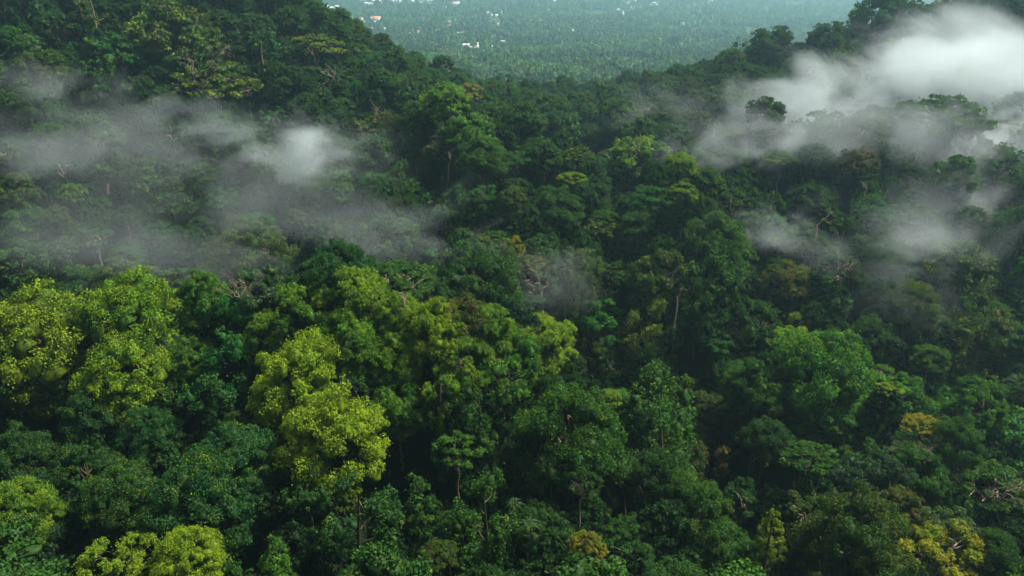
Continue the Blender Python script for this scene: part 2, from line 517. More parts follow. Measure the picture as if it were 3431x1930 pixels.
def make_crown(kind, seed, dens=1.0, leaf=0.42, per=34, clumps=16):
    rng = np.random.default_rng(seed)
    L, Rr, flat = lobes_for(kind, rng)
    V, T = [], []
    C, CR, CT = [], [], []
    for p, r in zip(L, Rr):
        nclu = max(4, int(clumps * (r / 2.4) ** 1.3))
        d = unit(rng.normal(size=(nclu, 3)))
        zlow = -0.9 if kind == 'column' else -0.25
        d[:, 2] = np.where(d[:, 2] < zlow, -d[:, 2], d[:, 2])
        c = p + d * r * rng.uniform(0.62, 0.95, (nclu, 1)) * np.array([1, 1, flat])
        lt = rng.uniform(0, 1)
        C.append(c); CR.append(r * rng.uniform(0.26, 0.42, nclu)); CT.append(np.clip(lt * 0.5 + rng.uniform(0, 0.5, nclu), 0, 1))
    C = np.concatenate(C); CR = np.concatenate(CR); CT = np.concatenate(CT)
    v, t = leaves_on(rng, C, CR, per, leaf, flat=0.85 if kind != 'umbrella' else 0.6,
                     zmin=-0.8 if kind == 'column' else -0.35, droop=0.9 if kind in ('column', 'cone') else 0.15, tint=CT)
    V.append(v); T.append(t)
    # stray sprays that break up the outline
    ns = int(len(C) * per * 0.05)
    q = C[rng.integers(0, len(C), ns)] + rng.normal(0, 0.8, (ns, 3)) * np.array([1, 1, 0.6])
    v, t = leaves_on(rng, q, np.full(ns, 0.3), 1, leaf, zmin=-1)
    V.append(v); T.append(t)
    V = np.concatenate(V); T = np.concatenate(T)
    nq = len(V) // 4
    quads = np.arange(nq * 4).reshape(-1, 4)
    # dense inner foliage of each lobe; its dark tint paints shade between lobes
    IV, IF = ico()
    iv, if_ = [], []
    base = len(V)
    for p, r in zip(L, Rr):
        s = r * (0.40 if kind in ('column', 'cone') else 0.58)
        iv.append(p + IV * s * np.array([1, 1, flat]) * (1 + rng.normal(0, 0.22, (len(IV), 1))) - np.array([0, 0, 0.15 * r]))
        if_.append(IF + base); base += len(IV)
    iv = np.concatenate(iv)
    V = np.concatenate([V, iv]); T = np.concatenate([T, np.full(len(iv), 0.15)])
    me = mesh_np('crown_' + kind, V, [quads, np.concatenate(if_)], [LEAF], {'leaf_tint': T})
    # limbs that carry the lobes
    w = Wood()
    z0 = {'dome': -6.5, 'umbrella': -7.0, 'column': -9, 'cone': -6, 'loose': -7.5, 'mound': -6}[kind]
    hub = np.array([0, 0, z0])
    if kind in ('column', 'cone'):
        w.tube(curve(rng, (0, 0, z0 - 2), (0, 0, 8), 0.02, 8), np.linspace(0.55, 0.1, 8), 6)
        for p in L[::3]:
            w.tube(curve(rng, (0, 0, p[2] - 1.5), p, 0.1, 5), np.linspace(0.16, 0.05, 5), 4)
    else:
        order = rng.permutation(len(L))
        mains = [L[i] * np.array([0.5, 0.5, 0.55]) + np.array([0, 0, -1.2]) for i in order[:6]]
        for mpt in mains:
            w.tube(curve(rng, hub, mpt, 0.10, 7), np.linspace(0.48, 0.22, 7), 6)
        for p in L:
            k = int(np.argmin([np.linalg.norm(p - m_) for m_ in mains]))
            w.tube(curve(rng, mains[k], p, 0.10, 5), np.linspace(0.22, 0.07, 5), 4)
    return me, w, z0, kind

WOODC = {}
class Proto: pass
PROTO = {}
def add_proto(kind, n, seed0, lod, **kw):
    for i in range(n):
        me, w, z0, k = make_crown(kind, seed0 + i, **kw)
        p = Proto(); p.crown = me; p.z0 = z0; p.kind = kind
        p.limb = {m.name: w.mesh('limbs_' + kind, m) for m in (BARK_DARK, BARK_PALE)}
        P_ = np.empty(len(me.vertices) * 3, dtype=np.float32); me.vertices.foreach_get('co', P_)
        P_ = P_.reshape(-1, 3); p.top = float(np.percentile(P_[:, 2], 99.5)); p.rad = float(np.percentile(np.hypot(P_[:, 0], P_[:, 1]), 98))
        p.bot = float(np.percentile(P_[:, 2], 2))
        PROTO.setdefault((kind, lod), []).append(p)
add_proto('dome', 5, 10, 'near', per=46, clumps=18, leaf=0.33)
add_proto('umbrella', 3, 30, 'near', per=38, clumps=18, leaf=0.38)
add_proto('column', 3, 50, 'near', per=44, clumps=15, leaf=0.33)
add_proto('cone', 2, 70, 'near', per=40, clumps=22, leaf=0.34)
add_proto('loose', 3, 90, 'near', per=48, clumps=19, leaf=0.33)
add_proto('mound', 3, 110, 'near', per=44, clumps=14, leaf=0.30)
add_proto('dome', 5, 210, 'mid', per=20, clumps=11, leaf=0.62)
add_proto('umbrella', 3, 230, 'mid', per=22, clumps=11, leaf=0.58)
add_proto('column', 2, 250, 'mid', per=18, clumps=10, leaf=0.62)
add_proto('loose', 2, 290, 'mid', per=22, clumps=12, leaf=0.58)
add_proto('mound', 3, 310, 'mid', per=22, clumps=10, leaf=0.5)
PROTO[('cone', 'mid')] = PROTO[('cone', 'near')]

# trunks: unit height, unit-ish radius
TRUNK = {}
for m in (BARK, BARK_PALE, BARK_DARK):
    for k in range(2):
        rng = np.random.default_rng(400 + k)
        w = Wood()
        P = curve(rng, (0, 0, -0.06), (0, 0, 1), 0.0, 9); P[1:-1, :2] += rng.normal(0, 0.012, (7, 2)) * 1
        w.tube(P, np.interp(np.linspace(0, 1, 9), [0, 0.1, 1], [0.030, 0.021, 0.014]), 8)
        TRUNK[(m.name, k)] = w.mesh('trunk', m)

# vine sheath: a column of leaves round the trunk, height 24 m from 0 down
def vine_mesh(seed):
    rng = np.random.default_rng(seed)
    n = 90
    z = -np.sort(rng.uniform(0, 24, n)); a = rng.uniform(0, 6.28, n)
    rr = 0.7 + 0.9 * np.exp(z / 7) + 0.35 * np.sin(z * 0.9 + seed)
    C = np.stack([np.cos(a) * rr, np.sin(a) * rr, z], -1)
    v, t = leaves_on(rng, C, rng.uniform(0.45, 0.95, n), 60, 0.36, zmin=-0.95, flat=1.5, droop=1.0)
    return mesh_np('vines', v, np.arange(len(v)).reshape(-1, 4), [LEAF], {'leaf_tint': t})
VINES = [vine_mesh(s) for s in (501, 502)]

# bare branches that stand clear of the leaves
def bare_mesh(seed, mat, n=4, depth=3, spread=0.5):
    rng = np.random.default_rng(seed)
    w = Wood()
    for k in range(n):
        a = rng.uniform(0, 6.28)
        tip = np.array([math.cos(a) * rng.uniform(2, 5), math.sin(a) * rng.uniform(2, 5), rng.uniform(0.5, 4)])
        twiggy(rng, w, (0, 0, -3.5), tip, 0.26, depth, spread)
    return w.mesh('bare_branches', mat)
BARE = {(m.name, k): bare_mesh(600 + k, m, n=3 + k) for m in (BARK_PALE, BARK) for k in range(3)}

COLOURS = {   # albedo of the leaves
    'yellow':   (0.160, 0.265, 0.006), 'lime': (0.105, 0.215, 0.008), 'gold': (0.26, 0.185, 0.012), 'orange': (0.26, 0.12, 0.012),
    'bright':   (0.062, 0.165, 0.010), 'vivid': (0.026, 0.140, 0.022), 'mid': (0.041, 0.104, 0.009), 'green': (0.027, 0.076, 0.010),
    'dark':     (0.017, 0.048, 0.010), 'deep': (0.007, 0.028, 0.011), 'teal': (0.018, 0.070, 0.015), 'grey': (0.045, 0.080, 0.040),
    'olive':    (0.055, 0.075, 0.010), 'brown': (0.085, 0.060, 0.018), 'pale': (0.095, 0.135, 0.050),
}
NAME = {'dome': 'rainforest_tree', 'umbrella': 'umbrella_tree', 'column': 'vine_clad_tree', 'cone': 'conical_tree', 'loose': 'open_crowned_tree', 'mound': 'round_crowned_tree'}
PLACED = []      # x, y, z, radius
rngT = np.random.default_rng(7)

def plant(kind, x, y, zc, rad, colour, label, group, lod='near', young=0.25, pale=False, vines=False, bare=0, tilt=0.0, parts=True, squash=1.0, rng=rngT, limbs=True):
    """one tree: Empty at the foot > trunk, branches, crown (> vines, bare_branches); zc = height of the crown's middle"""
    ps = PROTO[(kind, lod)]
    p = ps[int(rng.integers(len(ps)))]
    s = rad / p.rad
    gz = float(ground(x, y))
    mid = (p.top + max(p.bot, -5)) / 2
    lift = zc - mid * s * squash - gz                      # crown origin above the foot
    root = bpy.data.objects.new(NAME[kind], None)
    root.empty_display_size = 1
    root.location = (x, y, gz); root.rotation_euler = (0, 0, rng.uniform(0, 6.283))
    link(root); tag(root, label, 'tree', group)
    c = np.array(COLOURS[colour]); c = c * rng.uniform(0.88, 1.14) * (1 + rng.normal(0, 0.05, 3))
    crown = bpy.data.objects.new('crown', p.crown); link(crown, root)
    crown.location = (0, 0, lift); crown.scale = (s, s, s * squash); crown.rotation_euler = (rng.normal(0, 0.06), rng.normal(0, 0.06), 0)
    crown.color = (*np.maximum(c, 0.003), young)
    bm_ = BARK_PALE if pale else BARK
    tm = bm_ if pale or rng.random() < 0.5 else BARK_DARK
    h = lift + (p.z0 + (0.6 if kind not in ('column', 'cone') else 0)) * s
    tr = bpy.data.objects.new('trunk', TRUNK[(tm.name, int(rng.integers(2)))]); link(tr, root)
    th = max(h, 3); w = max(12, 26 * s) * 1.0
    tr.scale = (w, w, th)
    if limbs:
        b = bpy.data.objects.new('branches', p.limb[(BARK_PALE if pale else BARK_DARK).name]); link(b, root)
        b.location = crown.location; b.scale = crown.scale; b.rotation_euler = crown.rotation_euler
    if vines:
        v = bpy.data.objects.new('vines', VINES[int(rng.integers(2))]); link(v, root)
        v.location = (0, 0, lift + p.z0 * s * 0.5); v.scale = (s * 1.05, s * 1.05, min(1.2, (lift) / 24))
        v.color = (*(c * 0.8), 0.2)
    if bare:
        b = bpy.data.objects.new('bare_branches', BARE[((BARK_PALE if pale else BARK).name, int(rng.integers(3)))]); link(b, root)
        # stands out of the crown on the side towards the valley
        a = -root.rotation_euler.z + R(-90) + rng.normal(0, 0.3)
        b.location = (math.cos(a) * rad * 0.55, math.sin(a) * rad * 0.55, lift + p.top * s * 0.45)
        bs = bare * s * 0.5
        b.scale = (bs, bs, bs)
    PLACED.append((x, y, zc, rad))
    return root

# ------------------------------------------------------------------ the trees the photograph lets one tell apart
# u, v: middle of the crown, w: its width, all in the 2576-pixel-wide view of the photograph
HERO = [
 # left hillside
 (540,190,215,'umbrella','olive','spreading flat-topped olive tree with contorted bare limbs above the mist on the left hillside',dict(pale=1,bare=1.3,young=.5)),
 (430,95,230,'dome','olive','large broad dome tree with yellowish flank high on the left hillside',dict(young=.45)),
 (800,105,140,'umbrella','olive','olive umbrella tree with brown trunk showing, near the edge of the left hill',dict(pale=1,young=.6)),
 (297,120,140,'loose','vivid','airy vivid green tree left of the large yellowish dome tree',dict(young=.3)),
 (45,110,120,'dome','green','dark olive rounded tree at the left edge, upper hillside',{}),
 (56,30,75,'column','teal','narrow blue-green tree in the top left corner',{}),
 (143,60,95,'mound','dark','dark rounded tree beside the narrow blue-green tree in the top left corner',{}),
 (664,150,95,'column','teal','vine-draped blue-green tree right of the flat-topped tree',dict(vines=1,pale=1)),
 (395,14,90,'dome','vivid','bright green tree touching the top edge above the large dome tree',{}),
 (839,190,110,'loose','green','green tree with pale forked branches on the right flank of the left hill',dict(pale=1,bare=1.0)),
 (625,228,50,'loose','brown','half-dead tan tree with bare twigs beside the flat-topped tree',dict(pale=1,bare=1.3)),
 (110,165,110,'dome','olive','dull olive tree below the dark rounded tree on the upper left hillside',{}),
 (235,165,75,'loose','vivid','small vivid green tree above the upper edge of the left mist',{}),
 (250,225,90,'column','green','draped green tree standing in the top of the left mist',dict(vines=1)),
 (560,60,110,'dome','dark','dark tree between the large dome tree and the hill edge',{}),
 (640,60,100,'mound','green','rounded green tree halfway between the dome tree and the hill edge',{}),
 (720,45,90,'dome','dark','dark tree high on the hill edge beside the plain',{}),
 (1000,150,80,'dome','mid','green tree on the lower crest of the left hill',{}),
 (960,200,90,'dome','green','green tree below the crest where the left hill drops to the saddle',{}),
 (770,270,90,'dome','dark','dark tree just above the bright mist wisp',{}),
 (690,290,80,'loose','vivid','small vivid green tree rising from the mist under the flat-topped tree',{}),
 # left mist
 (559,314,110,'dome','teal','pale misty blue-green tree left of the bright wisp',{}),
 (629,370,140,'dome','green','broad misted green tree directly under the bright wisp',{}),
 (507,432,75,'mound','mid','green round tree showing through the mist left of the dark gap',{}),
 (560,500,90,'loose','vivid','vivid leafy tree above the big olive dome tree in the mist',{}),
 (700,470,110,'column','green','tall draped tree in the mist above the dark blue-green tree',dict(vines=1)),
 (830,470,140,'dome','mid','broad misted tree with hanging vines at the right end of the left mist',dict(vines=1)),
 (941,370,120,'dome','green','green tree beside the bright mist wisp on its right',dict(vines=1)),
 (913,312,85,'loose','brown','orange-brown thinly leaved tree at the right tip of the bright wisp',dict(young=.6,pale=1)),
 (962,292,75,'umbrella','olive','flat pale-branched tree behind the orange-brown tree',dict(pale=1,bare=1.5)),
 (241,590,75,'loose','grey','slender pale-trunked tree in the thick of the left mist',dict(pale=1)),
 (189,492,65,'mound','lime','small yellowish crown glimmering through the left mist',{}),
 (315,640,95,'dome','green','misted green tree at the dark foot of the left mist',{}),
 (437,330,90,'loose','dark','tree with tall bare brown trunk in the middle of the left mist',dict(pale=1)),
 (35,470,110,'dome','olive','olive tree fading into the mist at the left edge',{}),
 (60,560,120,'dome','green','dark green tree under the mist at the left edge',{}),
 (35,660,160,'dome','green','wide dark green tree at the left edge below the mist',{}),
 (1010,480,100,'column','green','tall vine-hung tree where the left mist thins out',dict(vines=1)),
 (1120,540,110,'column','teal','misted vine-hung tree above the dark umbrella tree',dict(vines=1)),
 # middle spur
 (1127,262,130,'dome','lime','bright green tree crowning the middle spur',dict(young=.4)),
 (1186,228,75,'mound','gold','round tree with orange-yellow top at the head of the middle spur',dict(young=.6)),
 (1170,330,150,'dome','bright','broad green tree on the middle spur below its bright crown tree',dict(young=.25)),
 (1316,292,120,'dome','mid','rounded tree on the middle spur right of the orange-topped tree',{}),
 (1400,305,150,'dome','green','large dark dome tree at the right end of the middle spur',{}),
 (1483,340,100,'mound','dark','dark round tree behind the bright topped dome of the middle slope',{}),
 (1211,385,150,'dome','mid','big green tree in the centre of the middle spur',{}),
 (1290,400,85,'loose','vivid','vivid emerald tree on the right side of the middle spur',{}),
 (1112,375,90,'loose','dark','dark tree with a pale forked dead limb on the middle spur',dict(pale=1,bare=1.2)),
 (1370,380,110,'dome','green','dark green tree between the emerald tree and the yellow-topped dome',{}),
 (1453,382,90,'umbrella','olive','small olive tree with gold edge left of the yellow-topped dome',dict(young=.5)),
 (1050,290,100,'dome','mid','yellow-green tree at the left shoulder of the middle spur',dict(young=.4)),
 (1600,400,190,'dome','bright','broad dome tree with yellow-green top and white bare limbs in the middle of the slope',dict(young=.65,pale=1,bare=1.0)),
 (1712,425,100,'dome','lime','yellow-green tree touching the right side of the white-limbed dome',dict(young=.7)),
 (1720,490,80,'mound','lime','small yellow-green tree below the yellow-green tree',dict(young=.6)),
 (1640,490,110,'loose','vivid','vivid green tree under the broad white-limbed dome',{}),
 (1221,490,110,'loose','vivid','lively green tree below the middle spur beside the mist edge',dict(vines=1)),
 (1285,495,85,'dome','olive','olive brown-green tree between two lively green trees',{}),
 (1403,515,140,'dome','green','broad dark dome tree under the middle spur',{}),
 (1440,455,80,'umbrella','lime','yellow-flecked tree above the broad dark dome',dict(young=.7)),
 (1210,620,80,'mound','olive','tree with golden crown tip at the right foot of the left mist',dict(young=.6)),
 (1203,690,200,'dome','green','very broad dark green tree below the golden-tipped tree',{}),
 (1292,618,62,'mound','gold','small tree with orange top beside the golden-tipped tree',dict(young=.5)),
 (1336,655,85,'umbrella','brown','orange-olive thin tree right below the orange-topped tree',dict(young=.5)),
 (1366,705,110,'loose','grey','grey sparse fan-shaped tree with bare limbs in the centre of the picture',dict(pale=1,bare=1.6)),
 (1465,648,120,'loose','pale','light green airy tree right of the grey sparse tree',{}),
 (1465,716,90,'column','olive','leaning vine-wrapped tree below the light green airy tree',dict(vines=1)),
 (1613,575,140,'dome','green','dark green tree under the vivid tree in the middle slope',{}),
 (1666,695,170,'mound','olive','broad olive dome tree with pale limbs on its right side',dict(pale=1,bare=.8)),
 (1500,800,125,'loose','vivid','vivid green leafy tree at the head of the dark central gully',{}),
 (1622,838,100,'column','olive','upright tree flecked with yellow at the dark gully',dict(young=.8)),
 (1797,605,195,'dome','mid','large cauliflower-like green dome tree right of the picture centre',{}),
 (1780,720,140,'column','green','draped green trees base below the cauliflower-like dome',dict(vines=1)),
 # right hillside
 (1832,258,120,'dome','green','dark green tree in front of the right cloud, left end of its ridge',{}),
 (1925,280,100,'dome','dark','dark broad tree next to the lone silhouetted tree at the cloud',{}),
 (2007,262,62,'loose','deep','lone loose-crowned silhouetted tree standing out against the white cloud',dict(bare=.8)),
 (2055,285,48,'umbrella','grey','faint small tree fading into the cloud beside the lone silhouetted tree',{}),
 (2357,280,250,'umbrella','green','huge hazy dome tree with its top in the white cloud',{}),
 (2180,320,110,'dome','olive','hazy olive tree left of the huge dome tree in the cloud',dict(pale=1)),
 (1965,405,92,'umbrella','lime','isolated light green layered tree amid mist on the right slope',dict(young=.3)),
 (2164,405,115,'mound','brown','brownish dark tree with tan trunk below it in the right mist',dict(pale=1,bare=.8)),
 (2234,50,180,'dome','dark','dark broad dome on the right ridge above the cloud',{}),
 (1937,108,130,'dome','dark','dark dome tree where the right ridge meets the plain',{}),
 (1783,128,60,'umbrella','brown','greyish umbrella tree with pale trunk on the right ridge line',dict(pale=1)),
 (1699,118,90,'dome','dark','dark tree at the left end of the right ridge line',{}),
 (2080,90,110,'dome','dark','dark tree on the right ridge between two larger domes',{}),
 (2524,425,140,'dome','green','leafy dark green tree at the right edge under the cloud',{}),
 (2112,670,135,'loose','grey','grey-green tree on a tall ivy-covered trunk with pale side limb',dict(vines=1,pale=1,bare=.8)),
 (2000,700,150,'dome','brown','dark tree flecked with orange and rust right of the cauliflower-like dome',dict(young=.5)),
 (2427,665,170,'dome','olive','broad olive tree with yellow top near the right edge',dict(young=.4)),
 (2240,640,120,'dome','green','green tree between the grey ivy-trunk tree and the broad olive tree',{}),
 (1990,858,125,'umbrella','lime','bright yellow-green flat tree with curved trunks on the right spur',dict(young=.7,pale=1)),
 (2000,812,40,'mound','lime','tiny lime tuft just above the bright yellow-green flat tree',dict(young=.9)),
 (1890,800,150,'mound','dark','dark rounded tree above the bright yellow-green flat tree',{}),
 (2200,850,120,'dome','green','green rounded tree right of the bright yellow-green flat tree',{}),
 (2077,945,250,'dome','bright','very large bright green crown on the right spur',dict(young=.3)),
 (1910,960,150,'dome','mid','green tree at the left shoulder of the very large bright crown',dict(young=.3)),
 (2452,1008,140,'mound','bright','bright smooth rounded tree near the right edge',dict(young=.2)),
 (2234,990,60,'umbrella','yellow','small yellow-topped tree right of the very large bright crown',dict(young=.8)),
 (2322,1062,85,'umbrella','gold','orange and yellow flowering crown on the right spur',dict(young=.7)),
 (2304,1128,100,'umbrella','pale','pale olive tree with bare forked limb below the orange-yellow crown',dict(pale=1,bare=1.3)),
 (2195,1205,165,'mound','grey','blue-grey smooth dome tree on the lower right slope',{}),
 (2310,1180,140,'mound','mid','green smooth dome tree right of the blue-grey dome',{}),
 (2479,1200,180,'umbrella','mid','broad umbrella tree with thin bare limbs at the right edge',dict(pale=1,bare=1.2)),
 (2265,1275,112,'mound','brown','rust-brown dome tree on the lower right slope',dict(young=.5)),
 (2040,1280,110,'loose','olive','sparse tree with long tan bare branches on the lower right',dict(pale=1,bare=1.9)),
 (2387,1315,110,'loose','pale','pale olive feathery tree above the golden tree',dict(pale=1)),
 (2391,1385,175,'loose','gold','golden yellow and orange tree in the lower right corner',dict(young=.8,pale=1)),
 (1936,1350,85,'cone','olive','pointed tree speckled with gold left of the olive leafy mass',dict(young=.9)),
 (2165,1350,220,'dome','olive','large olive leafy tree left of the golden tree',dict(young=.2)),
 (2520,1385,110,'dome','green','green tree right of the golden tree at the corner',{}),
 (1780,1190,95,'column','brown','tall brown-leaved tree beside the black gully on the right',{}),
 (2031,1135,95,'umbrella','mid','layered green tree under the very large bright crown',{}),
 (1728,1295,190,'dome','mid','broad green leafy tree at the bottom, right of the dark trunks',{}),
 (1816,1385,130,'dome','mid','green tree at the bottom edge below the brown-leaved tree',dict(young=.2)),
 (2400,1100,110,'dome','mid','mid green tree below the bright smooth rounded tree',dict(young=.2)),
 (2150,1080,140,'loose','mid','green open tree under the right side of the very large bright crown',dict(young=.4)),
 # yellow ridge
 (118,865,225,'dome','yellow','wide bright yellow-green tree at the left end of the sunny ridge',dict(young=.6,vines=0)),
 (350,805,195,'dome','lime','tall yellow-green dome second from the left on the sunny ridge',dict(young=.6)),
 (335,965,185,'dome','lime','yellow-green tree in front of and below the tall yellow-green dome',dict(young=.75,pale=1)),
 (215,732,130,'dome','green','green tree behind the left end of the sunny ridge',dict(young=.3)),
 (315,697,110,'dome','olive','dark tree with golden top behind the tall yellow-green dome',dict(young=.5)),
 (430,705,105,'loose','mid','leafy green tree behind the sunny ridge, left of the olive dome',dict(young=.2)),
 (640,632,250,'dome','olive','very large olive dome tree standing against the left mist',dict(young=.25,bare=.4,pale=1)),
 (518,728,95,'dome','bright','small bright tree with reddish trunks in front of the large olive dome',dict(pale=1,young=.4)),
 (632,735,165,'loose','grey','greyish open tree with salmon-coloured branches in front of the olive dome',dict(pale=1,bare=.9)),
 (400,860,90,'mound','grey','small grey-green round tree between two yellow-green trees',{}),
 (575,825,175,'mound','vivid','vivid green tree smothered in creepers on the sunny ridge',dict(young=.35)),
 (790,800,190,'mound','lime','pale yellow-green tree right of the creeper-covered tree',dict(young=.5)),
 (835,590,125,'mound','deep','very dark round crown rising into the left mist',{}),
 (858,680,155,'dome','teal','tall blue-green tree below the very dark round crown',dict(young=.15)),
 (1001,690,170,'umbrella','green','dark umbrella tree with rusty trunks and golden right tip',dict(young=.35,pale=1)),
 (1090,750,120,'dome','dark','dark green tree right of and below the dark umbrella tree',{}),
 (924,762,200,'dome','yellow','brightest yellow-green crest tree in the middle of the ridge',dict(young=.6)),
 (893,850,165,'dome','lime','yellow-green tree under the brightest crest tree',dict(young=.5)),
 (1085,838,140,'dome','yellow','bright yellow-green crown right of the dead branch on the ridge',dict(young=.7)),
 (1155,915,145,'dome','lime','lime crown with small pale bare twigs on the ridge',dict(young=.6,pale=1,bare=.8)),
 (1165,800,125,'dome','brown','golden-brown tree behind the ridge between bright crowns',dict(young=.5)),
 (1270,890,180,'mound','bright','green half of the wide dome at the right end of the sunny ridge',dict(young=.35)),  # unlit side of one wide dome, kept greener in its leaf colour
 (1385,880,175,'dome','yellow','sunlit yellow half of the wide dome at the right end of the sunny ridge',dict(young=.7)),  # lit right side of that dome, sunlight painted as yellow leaf colour
 (755,965,215,'dome','yellow','big yellow tree directly above the largest bright yellow-green tree',dict(young=.9)),
 (830,1110,240,'dome','yellow','largest bright yellow-green tree, left of the bottom centre',dict(young=.95)),
 (930,930,150,'dome','lime','green and yellow tree with knobbly round clumps in the ridge centre',dict(young=.4)),
 (1000,1010,140,'dome','bright','knobbly green tree right of the big yellow tree',dict(young=.45)),
 (1112,1010,85,'column','lime','narrow yellow-green tree hung with leaves over a reddish trunk',dict(young=.6,pale=1,vines=1)),
 (1211,1040,110,'column','mid','tall dark green column of foliage in the bottom centre',dict(young=.2,vines=1)),
 (1421,1075,250,'dome','mid','large green dome on several ivy-wrapped trunks, bottom centre right',dict(young=.3,vines=1,pale=1)),
 (1538,1015,45,'mound','yellow','small yellow tip tree at the top right of the large ivy-trunk dome',dict(young=.9)),
 (1579,1190,100,'mound','green','round green crown right of the ivy-wrapped trunks',dict(pale=1,bare=.5)),
 (1064,1268,100,'cone','bright','ragged pointed bright green tree in front of the black hollow',dict(young=.15)),
 (611,1160,215,'dome','teal','blue-green speckled tree with big lobes, upper one of two',dict(young=.3)),
 (475,1265,225,'dome','teal','wide blue-green tree with yellow leaf specks in the lower left',dict(young=.35)),
 (314,1245,150,'dome','green','green tree left of the wide blue-green speckled tree',dict(young=.35)),
 (217,1190,160,'mound','dark','dull dark rounded tree in the lower left',{}),
 (42,1315,150,'dome','lime','yellow-green tree on a thin leaning trunk in the bottom left corner',dict(young=.5,pale=1)),
 (297,1434,165,'loose','lime','yellow crown cut by the bottom edge, left one of two',dict(young=.8)),
 (485,1425,140,'dome','yellow','yellow crown cut by the bottom edge, right one of two',dict(young=.8)),
 (689,1420,90,'cone','bright','small pointed green crown at the bottom edge',{}),
 (905,1340,180,'column','dark','dark green drooping tree below the largest yellow tree',{}),
 (1106,1386,85,'umbrella','olive','small olive flat crown under the ragged pointed tree',{}),
 (1222,1340,150,'column','mid','green tree with hanging foliage at the bottom centre',dict(vines=1)),
 (1650,925,125,'dome','bright','bunched yellowish green dome right of the gully head',dict(young=.4)),
 (1513,905,150,'mound','olive','grey-olive round tree right of the sunlit yellow dome',dict(bare=.5,pale=1)),
 (1665,1060,160,'column','mid','tall green tree right of the large ivy-trunk dome',{}),
 (1650,1190,140,'dome','dark','dark blue-green tree under the tall green tree',{}),
 (1477,1370,80,'mound','gold','small golden crown near the bottom edge right of centre',dict(young=.6)),
 (1570,1385,150,'loose','green','dark green leafy tree right of the small golden crown',dict(young=.2)),
 (1463,1200,90,'mound','green','small dome on a pale forked trunk beneath the large ivy-trunk dome',dict(pale=1,bare=.6)),
 (384,1080,115,'dome','teal','blue-green tree in shade under the sunny ridge',{}),
 (235,1040,125,'dome','dark','dark tree in shade below the left end of the sunny ridge',{}),
 (50,1160,150,'dome','dark','dark shaded tree at the left edge, lower part',{}),
 (594,1060,62,'mound','olive','small olive round crown left of the big yellow tree',dict(young=.3)),
 (540,1020,135,'column','teal','shaded blue-green tree under the creeper-covered tree',{}),
 (1290,1180,130,'loose','green','green vine-covered tree between the foliage column and the ivy trunks',dict(vines=1)),
 (130,1390,130,'mound','deep','very dark tree at the bottom left beside the yellow corner tree',{}),
 (245,850,110,'dome','lime','yellow-green tree filling the gap between the wide left tree and the tall yellow-green dome',dict(young=.5)),
 (480,900,100,'dome','bright','bright green tree right of and below the tall yellow-green dome',dict(young=.5)),
 (690,860,110,'dome','lime','yellow-green tree right under the creeper-covered vivid tree',dict(young=.5)),
 (1000,905,110,'dome','lime','lime tree between the knobbly clumps and the pale-twigged lime crown',dict(young=.6)),
 (1235,845,110,'dome','lime','lime tree left of the green half of the wide ridge dome',dict(young=.5)),
 (1010,800,100,'dome','yellow','bright yellow-green tree just below right of the brightest crest tree',dict(young=.6)),
 (560,760,90,'mound','bright','bright round tree left of the pale salmon-branched open tree',dict(young=.4)),
 (1150,1120,110,'loose','bright','bright leafy tree above the ragged pointed tree',dict(young=.3)),
 (860,1250,60,'mound','olive','olive lower tip under the largest yellow tree',dict(young=.4)),
]
LABELS = set()
anchors = []
for (u, v, w, kind, colour, label, kw) in HERO:
    u_, v_, w_ = u * K, v * K, w * K
    x, y, z = hit(u_, v_)
    dist = math.sqrt(x * x + y * y + (z - CAM_Z) ** 2)
    rad = w_ * dist / FPX / 2 * (1.28 if 270 < v_ < 440 and u_ < 600 else 1.2 if dist < 200 else 1.1 if dist < 260 else 1.0)
    lod = 'near' if dist < 300 else 'mid'
    kw = dict(kw)
    for b_ in ('pale', 'vines'): kw[b_] = bool(kw.get(b_, False))
    d = unit(np.array([x, y, z - CAM_Z]))
    if dist < 270 and kind != 'umbrella' and 'squash' not in kw: kw['squash'] = 1.3 if kind in ('dome', 'mound') else 1.1
    back = rad * 0.45                            # the ray meets the near side of the crown
    x, y, z = x + d[0] * back, y + d[1] * back, z + d[2] * back
    if colour in ('yellow', 'lime'): z += 1.8
    plant(kind, x, y, z, rad, colour, label, 'rainforest trees', lod=lod, **kw)
    LABELS.add(label)
    anchors.append((u_, v_, w_ / 2, dist))


# ------------------------------------------------------------------ trees between the named ones
def project(x, y, z):
    """pixel of a point in the 1024x576 picture (used only to write labels and to choose which trees stay single objects)"""
    dz = z - CAM_Z
    depth = y * math.cos(PITCH) - dz * math.sin(PITCH)
    up = y * math.sin(PITCH) + dz * math.cos(PITCH)
    return 512 + FPX * x / depth, 288 - FPX * up / depth, depth

